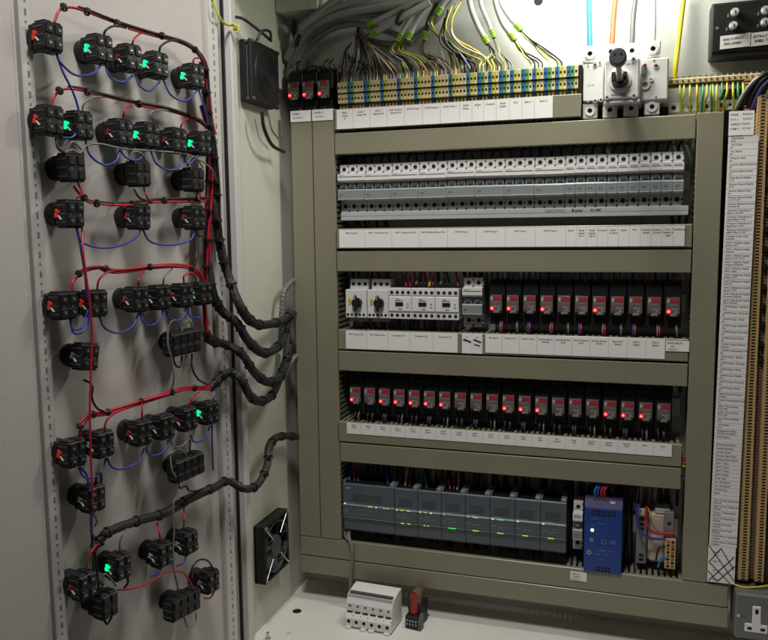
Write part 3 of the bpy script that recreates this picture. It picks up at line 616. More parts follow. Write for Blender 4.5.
# ------------------------------------------------------------------ isolator switch
t = thing('isolator_switch', 'white four-pole isolator switch with long shaft and round black knob', 'isolator switch', (451, 0, 735))
b = MB()
def bx(px0, py0, px1, py1, y0, y1, m_, bev=1., mb=b):
    a = onY(px0, py1, y0); c = onY(px1, py0, y0); mb.box(a.x-451, c.x-451, y0, y1, a.z-735, c.z-735, m_, bev)
bx(583, 63, 604, 102, 6, 74, 'white', 2); b.build('pole_housing', t); b = MB(); bx(641, 57, 669, 101, 6, 74, 'white', 2, b); b.build('pole_housing', t)
b = MB(); bx(604, 57, 640, 100, -18, 70, 'white', 2.5, b); bx(604, 99, 640, 104, -14, 60, 'white', 1, b); b.build('mechanism_housing', t)
def pj(px, py, Y): p_ = onY(px, py, Y); return (p_.x-451, Y, p_.z-735)
for (x, y) in ((590, 54), (611, 52), (632, 51), (653, 49), (590, 111), (610, 110), (631, 108.5), (652, 107)):
    c = pj(x, y, 12); lo = y > 90
    MB().box(c[0]-12, c[0]+12, 12, 66, c[2]-13, c[2]+13, 'white', 1.5).ring((c[0], 12, c[2]), (0, -1, 0), 4, 8.5, 3.5, 'white').cyl((c[0], 12, c[2]), (c[0], 11, c[2]), 4.1, 'hole').build('terminal_cap', t)
m = MB()
for (x, y, r) in ((595, 65, 3.5), (588, 65, 1.3), (595, 101, 3.5), (588, 102, 1.5), (601, 100, 3.5), (656, 66, 4.5), (654, 60, 1.6), (656, 97, 1.8), (600, 63, 2.4)):
    c = pj(x, y, 6); MB().cyl((c[0], 6, c[2]), (c[0], 5, c[2]), r, 'lgrey', n=14).cyl((c[0], 5, c[2]), (c[0], 4.8, c[2]), r*.55, 'hole', n=10).build('screw_head', t)
for (x, y, r) in ((607, 97.5, 3.6), (634, 96, 4), (633.5, 59.5, 4), (629, 77, 2.2)):
    c = pj(x, y, -18); MB().cyl((c[0], -18, c[2]), (c[0], -19.2, c[2]), r, 'lgrey', n=14).cyl((c[0], -19.2, c[2]), (c[0], -19.4, c[2]), r*.5, 'hole', n=10).build('screw_head', t)
c = pj(645, 85, 6); MB().ring((c[0], 6, c[2]), (0, -1, 0), 4.5, 8, 4, 'white').cyl((c[0], 6, c[2]), (c[0], 5.7, c[2]), 4.6, 'mgrey').ring((c[0]+9, 6, c[2]+8), (0, -1, 0), 1.5, 4, 3, 'white').build('aux_port', t)
c = pj(644, 70, 0); MB().box(c[0]-4, c[0]+3, -8, 8, c[2]-9, c[2]+7, 'mgrey', 1.5).box(c[0]-2, c[0]+4, -9, 6, c[2]+5, c[2]+9, 'red', 1).build('release_lever', t)
c = pj(620, 81, -18); cx, cz = c[0], c[2]
MB().ring((cx, -18, cz), (0, -1, 0), 12, 17.5, 4, 'white', 28).build('shaft_collar', t)
MB().cyl((cx, -18, cz), (cx, -36, cz), 13, 'black', 9, n=24).box(cx-13, cx-7, -22, -38, cz-3, cz+12, 'black', 1).box(cx+5, cx+11, -22, -36, cz-3, cz+12, 'black', 1).build('coupling', t)
def findY(X, Z, py):
    Y = -20
    for _ in range(300):
        p_ = MR.transposed() @ (Vector((X, Y, Z))-CAM); v = 320-F*p_.z/p_.y
        if v <= py: break
        Y -= 1
    return Y
KY = findY(451+cx, 735+cz, 57); print('knob Y', KY)
MB().box(cx-4, cx+4, KY+4, -30, cz-4, cz+4, 'steel', 1).build('shaft', t)
MB().cyl((cx, KY+12, cz), (cx, KY-2, cz), 12.5, 'dgrey', 12, n=28).cyl((cx, KY-2, cz), (cx, KY-3.5, cz), 12, 'dgrey', 9.5, n=28).cyl((cx-4, KY-3.4, cz+3), (cx-4, KY-3.9, cz+3), 1.8, 'hole').cyl((cx+4.5, KY-3.4, cz+3), (cx+4.5, KY-3.9, cz+3), 1.8, 'hole').build('knob', t)
MB().text('0-1', 5, cx-24, -18.4, cz+27, 'mgrey').text('160 A', 5, cx+8, -18.4, cz+24, 'ink').text('ISOLATOR', 5.2, cx-14, -18.4, cz-24, 'ink').text('690V AC', 3.4, cx-9, -18.4, cz-29.5, 'mgrey').text('IEC 947', 3.4, 8, 5.8, 45, 'mgrey').build('print', t)
for a, bpt, m_, r_, lb in (((589, -12), (590, 50), 'lblue', 4.6, 'thick pale blue cable coming down into the isolator'), ((617, -12), (612, 48), 'orange', 4.6, 'thick brown cable coming down into the isolator'), ((637, -12), (632, 45), 'dgrey', 4.4, 'thick black cable coming down into the isolator'), ((653, -12), (653, 44), 'mgrey', 4.4, 'thick grey cable coming down into the isolator'), ((685, -12), (674, 80), 'yel', 4.2, 'thick yellow cable coming down to the earth bar')):
    A = onY(*a, 58); B = onY(*bpt, 40 if bpt[1] < 60 else 45); Mi = (A+B)/2+Vector((random.uniform(-2, 2), 3, 0))
    tag(MB().tube(cr([A, Mi, B], 14), r_, m_, 12, wrap=.03 if m_ in ('dgrey', 'mgrey', 'orange') else 0).build('supply_cable'), lb, 'cable', 'supply cables into the isolator')
tag(MB().box(450, 592, 60, 74.5, 728, 746, 'black').build('spacer_plate'), 'black plate behind the lower edge of the isolator', 'plate')
# earth bar, drilled bar and its wires
t = thing('earth_bar', 'beige earth bar with a row of screws above green and yellow wires', 'earth bar', (588, 30, 778))
MB().box(0, 152, 0, 16, 0, 9, 'cream', 1).box(0, 152, 4, 16, -4, 0, 'brown').build('bar', t)
for k in range(17): MB().cyl((5+k*8.8, 4+4, 9), (5+k*8.8, 4+4, 12.5), 3.2, 'steel', n=10).cyl((5+k*8.8, 0, 4.5), (5+k*8.8, -.6, 4.5), 2, 'brown', n=8).build('screw', t)
t = thing('drilled_bar', 'pale drilled metal bar partly hidden below the earth bar', 'metal bar', (590, 40, 733))
m = MB().box(0, 118, 0, 8, 0, 16, 'white', .6)
for k in range(9): m.cyl((8+k*12.5, 0, 8), (8+k*12.5, -.3, 8), 2.2+(k % 2 == 0)*1.6, 'hole', n=12)
m.build('bar', t)
gc = ['gy', 'gy', 'gy', 'yel', 'green', 'yel', 'green', 'yel', 'gy', 'green', 'yel', 'gy', 'green', 'gy', 'yel']
for i, (px, c) in enumerate(zip((680, 684, 690, 697, 703, 707, 711, 713, 717, 722, 727, 733, 738, 743, 748), gc)):
    a = onY(px, 84-(i > 8)*2, 34); dx = random.uniform(-4, 5)
    pts = [a, a+Vector((0, -8, -18)), a+Vector((dx, -3, -32)), a+Vector((dx*1.2, 6, -52))]
    tag(MB().tube(cr(pts, 5), 1.9, c).build('earth_wire'), ORD[i]+' wire from the left hanging under the earth bar', 'wire', 'wires under the earth bar')
# bundle to the right of it
for i, (c, r_) in enumerate((('sheath', 3.2), ('bwire', 4.5), ('bwire', 4.5), ('violet', 4), ('bwire', 5), ('gwire', 3))):
    o = [(0, 0), (5, -1), (10, 2), (13, 7), (19, 4), (22, 12)][i]
    pts = [onY(736+o[0], 113+o[1]*.3, 40), onY(739+o[0], 103+o[1], 20), onY(748+o[0]*.8, 88+o[1], 8), onY(760+o[0]*.5, 77+o[1]*.9, 4), onY(785, 68+o[1]*1.2, 10)]
    tag(MB().tube(cr(pts, 8), r_, c, 10).build('cable'), ['pale grey cable on the outside of', 'first black cable in', 'second black cable in', 'dark violet cable in', 'thickest black cable in', 'innermost grey cable in'][i]+' the curve at the upper right corner', 'cable', 'cables curving into the right terminals')
# black box with dials
A = onY(710, 58, 30); B = onY(712, 5, 30)
t = thing('dial_box', 'flat black box with four white dials and paper labels at top right', 'control box', (A.x, 0, A.z))
bw, bh = 150, B.z-A.z+2
MB().box(0, bw, 30, 74, 0, bh, 'black', 2).box(2, bw-2, 28.5, 31, 8, bh-3, 'black', 1).build('body', t)
for i, (px, py) in enumerate(((735, 12), (733.5, 25.5), (765.5, 10), (765, 22))):
    c = onY(px, py, 26); x, z_ = c.x-A.x, c.z-A.z
    d = MB().cyl((x, 28.6, z_), (x, 20, z_), 5.8, 'white', 5, n=20).box(x-.7, x+.7, 19.4, 20.1, z_-4, z_+1, 'ink').ring((x, 28.4, z_), (0, -1, 0), 6.5, 7.3, .2, 'mgrey').box(x-11, x-9, 28.1, 28.6, z_-7, z_-2, 'mgrey'); d.build('dial', t)
for i, (px, py, w_, tx) in enumerate(((735.5, 41.5, 46, ('AHU SUPPLY', 'FAN SPEED')), (766, 38.5, 46, ('EXTRACT FAN', 'SPEED TRIM')))):
    c = onY(px, py, 28); x, z_ = c.x-A.x, c.z-A.z
    MB().plate([(x-w_/2, z_-11), (x+w_/2, z_-9), (x+w_/2, z_+12), (x-w_/2, z_+10)], 27.6, 28.4, 'paper').text(tx[0], 5.4, x-w_/2+4, 27.4, z_+2, 'ink', rot=.04).text(tx[1], 5.4, x-w_/2+6, 27.4, z_-5, 'ink', rot=.04).build('paper_label', t)
MB().ring((9, 28.3, 46), (0, -1, 0), 1, 2.3, .3, 'mgrey').build('screw', t)
# socket outlet lower right
t = thing('socket_outlet', 'grey metal clad double wall socket at the bottom right corner', 'socket outlet', (716, 0, -146))
MB().box(0, 150, -28, 40, 0, 79, 'metalbox', 3).build('back_box', t)
for x0 in (15, 84):
    m = MB().box(x0+11, x0+24, -29.6, -27, 34, 60, 'white', 1.2).box(x0, x0+35, -29.6, -27, 14, 29, 'white', 1.2).box(x0+11, x0+24, -29.5, -27, 25, 38, 'white')
    m.box(x0+15, x0+20, -29.9, -29.4, 47, 55, 'hole').box(x0+4, x0+11, -29.9, -29.4, 18.5, 23, 'hole').box(x0+24, x0+31, -29.9, -29.4, 18.5, 23, 'hole'); m.build('socket_insert', t)
MB().box(58, 74, -30, -27, 40, 66, 'white', 1.5).build('switch_rocker', t)
MB().cyl((5, -28, 40), (5, -28.8, 40), 2.6, 'steel').text('13A', 4.5, 8, -28.3, 38, 'ink').build('screw', t)
tag(MB().tube(cr([(703, 6, -60), (725, -4, -66), (748, -4, -64), (775, 4, -60)], 6), 1.7, 'yel').build('wire'), 'thin yellow wire crossing just above the socket', 'wire')
# ------------------------------------------------------------------ loose parts on the floor
t = thing('breaker_set', 'loose white six-pole breaker block standing on the cabinet floor', 'circuit breaker', onZ(345, 627, -203), rz=R(-3)); t.scale = (.9, .9, .9)
w6 = 17.2*6
m = MB().prism([(0, 4), (0, 22), (9, 32), (9, 50), (17, 66), (50, 72), (66, 72), (66, 4)], 0, w6, 'white'); m.build('body', t)
MB().box(4, w6-3, 18, 26, 68, 71.5, 'dgrey', .5).box(2, w6-2, 14, 17, 64, 68, 'lgrey').build('rail_slot', t)
m = MB()
for k in range(6):
    c = 8.6+17.2*k
    m.cyl((c, 9, 45), (c, 8.3, 44.5), 2.8, 'hole', n=12).box(c-6, c+6, 7, 12, 31, 33.5, 'hole').cyl((c, 0, 15), (c, -.6, 15), 3.7, 'hole', n=12).box(c+7, c+9, 3, 4.5, 22, 27, 'dgrey').box(c-8.6, c-8.2, -.4, 2, 4, 22, 'mgrey')
m.build('terminal_openings', t)
for k in (0, 2, 3, 5): MB().box(2+17.2*k, 14+17.2*k, -6, 4, 0, 5, 'white', 1).build('rail_clip', t)
t = thing('loose_relay', 'dark relay on its socket with a reddish coil beside the loose breakers', 'relay', onZ(405, 628, -203), rz=R(-8))
MB().box(0, 26, 0, 50, 0, 26, 'black', 1.5).box(0, 27, 14, 50, 26, 44, 'black', 1.5).prism([(0, 0), (0, 18), (14, 30), (14, 0)], 26.2, 32, 'dgrey').build('socket', t)
MB().cyl((12, 16, 26), (12, 20, 60), 8, 'lensd', n=16).box(4, 20, 24, 44, 44, 64, 'brown', 2).box(4, 8, 14, 19, 50, 60, 'brown', 1.5).cyl((19, 22, 44), (19, 22, 62), 5, 'brown', n=14).build('coil', t)
m = MB()
for k in range(4): m.box(3+k*6, 6+k*6, -.5, .5, 8, 12, 'mgrey'); m.cyl((4.5+k*6, 0, 17), (4.5+k*6, -.6, 17), 1.6, 'steel', n=8)
m.build('terminal_screw', t)
tag(MB().tube(cr([(8, 30, -52), (16, 0, -60), (24, -6, -80), (23, -6, -120), (21, -8, -150), (20, -6, -190)], 8), 3.6, 'gwire', 10).build('grey_cable'), 'grey cable hanging over the bottom ducts beside the wide controller', 'cable')
for k in range(2): tag(MB().tube(cr([(2+6*k, 40, -40), (4+5*k, 10, -58), (14+2*k, -3, -66)], 6), 2, 'gwire').build('grey_wire'), ['outer', 'inner'][k]+' thin grey wire curling out at the left foot of the controllers', 'wire')
# ------------------------------------------------------------------ fans
def fan(label, Y0, Y1, Z0, Z1, xf, dark):
    t = thing('fan', label, 'fan', (-115, Y0, Z0), 'cabinet fans'); w = Y1-Y0; h_ = Z1-Z0; d = xf+115
    m = MB()
    if dark:
        m.box(1, d-12, 0, w, 0, h_, 'black', 2).box(d-8, d, -1, w+1, -1, h_+1, 'black', 3).box(d-12, d-8, 4, w-4, 4, h_-4, 'dgrey')
        m.build('housing', t)
        MB().cyl((d, w/2, h_/2), (d+1.5, w/2, h_/2), w*.40, 'black', w*.38, n=36).build('grille', t)
        gr = t.children[-1]
        for rr_ in (.12, .18, .24, .30, .36): MB().ring((d+1.5, w/2, h_/2), (1, 0, 0), w*rr_-.8, w*rr_+.8, 1.0, 'black', 32).build('grille_ring', t)
        MB().cyl((d+1.5, w/2, h_/2), (d+2.6, w/2, h_/2), w*.085, 'black', n=20).build('badge', t)
    else:
        m.box(0, 5, 0, w, 0, h_, 'black', 1).box(1, d-2, 0, 6, 0, h_, 'black', 1).box(1, d-2, w-6, w, 0, h_, 'black', 1).box(1, d-2, 6, w-6, 0, 6, 'black', 1).box(1, d-2, 6, w-6, h_-6, h_, 'black', 1)
        m.ring((5.2, w/2, h_/2), (1, 0, 0), w*.45, w*.475, d-8, 'dgrey', 32); m.build('housing', t)
        MB().cyl((8, w/2, h_/2), (d-4, w/2, h_/2), w*.20, 'dgrey', n=24).build('hub', t)
        for k in range(7):
            a = k*2*math.pi/7; u = Vector((0, math.cos(a), math.sin(a))); v = Vector((0, -math.sin(a), math.cos(a))); c = Vector((0, w/2, h_/2))
            P_ = [c+u*w*.19-v*8+Vector((9, 0, 0)), c+u*w*.43-v*2+Vector((8, 0, 0)), c+u*w*.42+v*18+Vector((d-6, 0, 0)), c+u*w*.19+v*6+Vector((d-7, 0, 0))]
            MB().add([*P_, *[q+Vector((1.4, 0, 0)) for q in P_]], [(0, 1, 2, 3), (4, 7, 6, 5), (0, 4, 5, 1), (1, 5, 6, 2), (2, 6, 7, 3), (3, 7, 4, 0)], 'dgrey').build('blade', t)
        for a in (0, 1):
            s_ = 1 if a else -1
            MB().tube([(d-3, 4, h_/2-s_*(h_/2-4)), (d-3, w*.34, h_/2-s_*h_*.18)], 1.7, 'steel').build('strut', t); MB().tube([(d-3, w-4, h_/2-s_*(h_/2-4)), (d-3, w*.66, h_/2-s_*h_*.18)], 1.7, 'steel').build('strut', t)
    for y in (4, w-4):
        for z_ in (4, h_-4): MB().cyl((2, y, z_), (d+2.5, y, z_), 3.3, 'steel' if not dark else 'dgrey', n=10).build('screw', t)
    return t
FX = -90
a = onX(251.5, 60, FX); b_ = onX(279, 70, FX); z1 = onX(251, 38, FX).z; z0 = onX(252, 100, FX).z
print('fan1', a, b_, z0, z1)
f1 = fan('black boxy fan with a round cover high on the left side wall', a.y, b_.y, z0, z1, FX, True)
a = onX(266, 550, FX); b_ = onX(290, 540, FX); z1 = onX(265, 528, FX).z; z0 = onX(266.5, 586, FX).z
print('fan2', a, b_, z0, z1)
fan('black open-frame fan with glinting struts low on the left side wall', a.y, b_.y, z0, z1, FX, False)
# ------------------------------------------------------------------ wires and harnesses
def pt(q):
    k = q[0]
    if k == 'D': return onD(q[1], q[2], q[3])
    if k == 'X': return onX(q[1], q[2], q[3])
    return onY(q[1], q[2], q[3])
def wire(pts, m_, r, label, group='wires on the cabinet door', n=7, cat='wire', name='wire', seg=8):
    return tag(MB().tube(cr([pt(q) for q in pts], n), r, m_, seg).build(name), label, cat, group)
def Dp(lst, o=38, ends=None): return [('D', x, y, o if ends is None or 0 < i < len(lst)-1 else ends) for i, (x, y) in enumerate(lst)]
def harness(pts, strands, label, ties=8, tr=None, group='cable harnesses on the door', n=8, name='cable_harness'):
    base = cr([pt(q) for q in pts], n)
    t = thing(name, label, 'cable harness', base[0], group)
    o0 = base[0]
    for st_ in strands:
        m_, r, off, w = st_[:4]; i0 = int((st_[4] if len(st_) > 4 else 0)*len(base)); ps_ = []
        for i, p_ in enumerate(base):
            if i < i0: continue
            tg = (base[min(i+1, len(base)-1)]-base[max(i-1, 0)]).normalized(); s1_ = tg.cross(Vector((.6, -.8, 0))).normalized(); s2_ = tg.cross(s1_)
            a = off[1]+i*.06
            ps_.append(p_-o0+(s1_*math.cos(a)+s2_*math.sin(a))*off[0])
        if w: ps_ = resample(ps_, r*.35)
        MB().tube(ps_, r, m_, 10 if w else 8, wrap=w).build('sleeve' if w else 'wire', t)
    tot_ = len(base); R_ = tr or max(s[1]+s[2][0] for s in strands)
    for k in range(ties):
        i = int((k+1)/(ties+.5)*(tot_-1)); p_ = base[i]-o0; tg = (base[min(i+1, tot_-1)]-base[max(i-1, 0)]).normalized()
        MB().ring(p_-tg*1.4, tg, R_*.8, R_+1.1, 2.8, 'bwire', 12).box(p_.x+R_*.5, p_.x+R_*.5+5, p_.y-R_-5, p_.y-R_+1, p_.z-1.5, p_.z+2.5, 'bwire').build('cable_tie', t)
    return t
def resample(ps_, st):
    out = [ps_[0]]; acc = 0
    for a, b in zip(ps_, ps_[1:]):
        L0 = (b-a).length; k = max(1, int(L0/st))
        for i in range(1, k+1): out.append(a.lerp(b, i/k))
    return out
RB = lambda n: [('red', 1.7, (.6, 0), 0, 0)]+[('bwire', 1.9, (2.5, 1.5+i*1.9), 0, .22+.16*i) if i % 2 == 0 else ('red', 1.7, (2.6, 1.5+i*2), 0, .3+.14*i) for i in range(n)]
harness(Dp([(54, 22), (59, 10), (70, 7), (85, 11), (105, 19), (122, 25), (150, 33), (180, 41), (195, 50), (204, 63), (207, 80), (209, 110), (214, 135)], 26), RB(3), 'red and black wire harness arching over the top row of buttons', 7)
harness(Dp([(51, 108), (54, 96), (64, 89), (80, 90), (103, 96), (139, 104), (168, 109), (195, 118), (209, 130), (214, 150), (217, 180), (216, 210)], 26), RB(4), 'red and black wire harness arching over the second row of buttons', 6)
harness(Dp([(74, 186), (84, 198), (94, 203), (124, 205), (155, 201), (190, 200), (208, 198)], 24), RB(3), 'thin dark harness running under the three selector blocks', 5)
harness(Dp([(68, 292), (72, 280), (84, 271), (100, 268), (117, 271), (150, 267), (178, 266), (195, 270), (203, 283), (205, 310), (207, 332), (212, 340)], 26), [('red', 1.9, (2.2, i*2.1), 0, .14*i) for i in range(3)], 'bright red harness arching over the middle row of buttons', 6)
harness(Dp([(78, 440), (80, 426), (92, 415), (105, 413), (134, 404), (164, 395), (185, 389), (211, 388)], 26), [('red', 2.0, (2.2, i*2.1), 0, .16*i) for i in range(3)], 'bright red harness rising above the fifth row of buttons', 6)
harness(Dp([(203, 62), (208, 110), (210, 150), (209, 200), (207, 240), (208, 280), (214, 300), (222, 312)], 20), [('red', 2.1, (5, i*1.3), 0) for i in range(4)]+[('bwire', 2.8, (4, i*1.6+.6), 0) for i in range(4)], 'vertical harness of black and red wires next to the hinge', 10)
harness(Dp([(203, 105), (212, 140), (217, 190), (218, 225), (221, 250)], 26), [('red', 2.2, (4, 0), 0), ('red', 2.2, (4, 1.5), 0), ('bwire', 3, (3.5, 3), 0), ('bwire', 3, (3.5, 4.6), 0)], 'second vertical harness outside the first near the hinge', 5)
SL = lambda r: [('sleeve', r*.86, (0, 0), .06), ('bwire', 2, (r*.75, .5), 0), ('bwire', 2, (r*.78, 3.4), 0, .1)]
WX = -92
X_ = [
 ([('D', 212, 200, 22), ('D', 217, 225, 24), ('D', 221, 250, 26), ('D', 228, 275, 34), ('X', 240, 306, -70), ('X', 250, 320, -66), ('X', 262, 325, -72), ('X', 281, 321, -86), ('X', 293, 312, -92)], 8.5, 'highest of the black wrapped looms drooping from door to left duct'),
 ([('D', 208, 262, 20), ('D', 212, 290, 24), ('D', 222, 311, 30), ('X', 237, 323, -80), ('X', 249, 342, -68), ('X', 265, 353, -72), ('X', 280, 344, -84), ('X', 287, 325, -92), ('X', 291, 310, -94)], 8.5, 'second black wrapped loom drooping from door to left duct'),
 ([('D', 206, 332, 24), ('D', 211, 341, 26), ('D', 224, 344, 30), ('X', 241, 353, -78), ('X', 255, 373, -68), ('X', 270, 382, -72), ('X', 283, 372, -84), ('X', 289, 350, -94)], 8, 'third black wrapped loom drooping from door to left duct'),
 ([('D', 210, 388, 24), ('D', 218, 381, 26), ('D', 227, 373, 28), ('X', 240, 377, -78), ('X', 250, 396, -68), ('X', 262, 401, -72), ('X', 274, 392, -84), ('X', 285, 362, -94), ('X', 289, 345, -94)], 8, 'lowest of the four black wrapped looms drooping beside the side wall'),
]
for pts, r, lb in X_: harness(pts, SL(r), lb, 9, r, 'black wrapped looms between door and cabinet', 10)
harness([('D', 93, 548, 24), ('D', 100, 540, 24), ('D', 110, 531, 24), ('D', 140, 520, 24), ('D', 165, 513, 24), ('D', 190, 498, 24), ('D', 215, 487, 26), ('D', 228, 481, 28), ('X', 245, 489, -76), ('X', 258, 484, -70), ('X', 267, 466, -72), ('X', 269, 448, -80), ('X', 276, 438, -88), ('X', 287, 436, -92), ('X', 297, 437, -92)], SL(7.5), 'long black wrapped loom from the lowest door row up to the left duct', 14, 7.5, 'black wrapped looms between door and cabinet', 8)
# grey wrapped entries
for (pts, lb) in (([('X', 281, 340, -94), ('X', 282, 310, -94), ('X', 284, 292, -94), ('X', 290, 283, -92), ('X', 296, 280, -89)], 'upper grey wrapped cable end entering the left duct'), ([('X', 285, 360, -94), ('X', 287, 335, -94), ('X', 289, 320, -94), ('X', 293, 313, -90), ('X', 297, 311, -88)], 'middle grey wrapped cable end entering the left duct'), ([('X', 283, 378, -94), ('X', 286, 372, -94), ('X', 289, 365, -94), ('X', 294, 358, -90), ('X', 297, 356, -88)], 'lower grey wrapped cable end entering the left duct')):
    harness(pts, [('gsleeve', 5.2, (0, 0), .12)], lb, 0, 6, 'grey wrapped cable ends at the left duct', 8)
BT = [
 (46, 38, 'red', 1, 'red-lensed button block at the top left of the door'),
 (97, 50, 'green', 1, 'green lit button block, second in the top row'),
 (127, 59, 'dimred', 1, 'dim red button block, third in the top row'),
 (154, 66, 'green', 1, 'green lit button block, fourth in the top row'),
 (191, 77, 'green', 1, 'green lit button block at the right end of the top row'),
 (47, 121, 'red', 1, 'red-lensed button block at the left of the second row'),
 (77, 126, 'green', 1, 'green lit button block, second in the second row'),
 (118, 133, 'dimred', 1, 'dim red button block, left of the middle pair in the second row'),
 (145, 136, 'green', 1, 'green lit button block, right of the middle pair in the second row'),
 (173, 141, 'dimred', 1, 'dim red button block, left of the right pair in the second row'),
 (198, 144, 'green', 1, 'green lit button block next to the hinge in the second row'),
 (69, 168, 'plain', 1, 'plain black selector block, leftmost of the three in the third row'),
 (136, 174, 'plain', 1, 'plain black selector block, middle of the three in the third row'),
 (191, 180, 'plain', 1, 'plain black selector block, nearest the hinge in the third row'),
 (68, 214, 'red', 1, 'red-lensed block under the leftmost selector'),
 (136, 217, 'dimred', 1, 'dim red block under the middle selector'),
 (192, 218, 'dimred', 1, 'dim red block under the selector nearest the hinge'),
 (61, 305, 'red', 1, 'red-lensed block at the left end of the middle row'),
 (92, 303, 'red', 1, 'red-lensed block behind the long red vertical wire'),
 (134, 299, 'dimred', 1, 'dim red block, third in the middle row'),
 (157, 297, 'dimgreen', 1, 'unlit green block, fourth in the middle row'),
 (180, 295, 'dimred', 1, 'dim red block, fifth in the middle row'),
 (199, 293, 'green', 1, 'green lit block at the right end of the middle row'),
 (83, 356, 'pale', 1, 'tilted grey-faced selector block below the left pair'),
 (180, 342, 'plain', 2, 'wide plain black selector block under the middle row'),
 (70, 452, 'red', 1, 'red-lensed block at the left end of the fifth row'),
 (99, 443, 'pale', 1, 'black block crossed by the red vertical wire in the fifth row'),
 (138, 432, 'dimred', 1, 'dim red block, third in the fifth row'),
 (161, 426, 'dimgreen', 1, 'unlit green block, fourth in the fifth row'),
 (184, 418, 'dimred', 1, 'dim red block, fifth in the fifth row'),
 (206, 412, 'green', 1, 'green lit block at the right end of the fifth row'),
 (90, 497, 'pale', 1, 'black selector block with a pale tab, behind the blue and red vertical wires'),
 (184, 466, 'plain', 2, 'wide plain black selector block under the fifth row'),
 (81, 584, 'dimred', 1, 'dim red block at the lower left of the door'),
 (117, 565, 'green', 1, 'green lit block in the lowest group'),
 (103, 603, 'plain', 1, 'plain black selector block, lowest on the left'),
 (159, 553, 'pale', 1, 'small black block left of the lowest close pair'),
 (185, 541, 'pale', 1, 'small black block right of the lowest close pair'),
 (207, 580, 'pale', 1, 'black block under the black arch wire near the hinge'),
 (180, 603, 'plain', 2, 'wide plain black selector block, lowest on the door'),
]
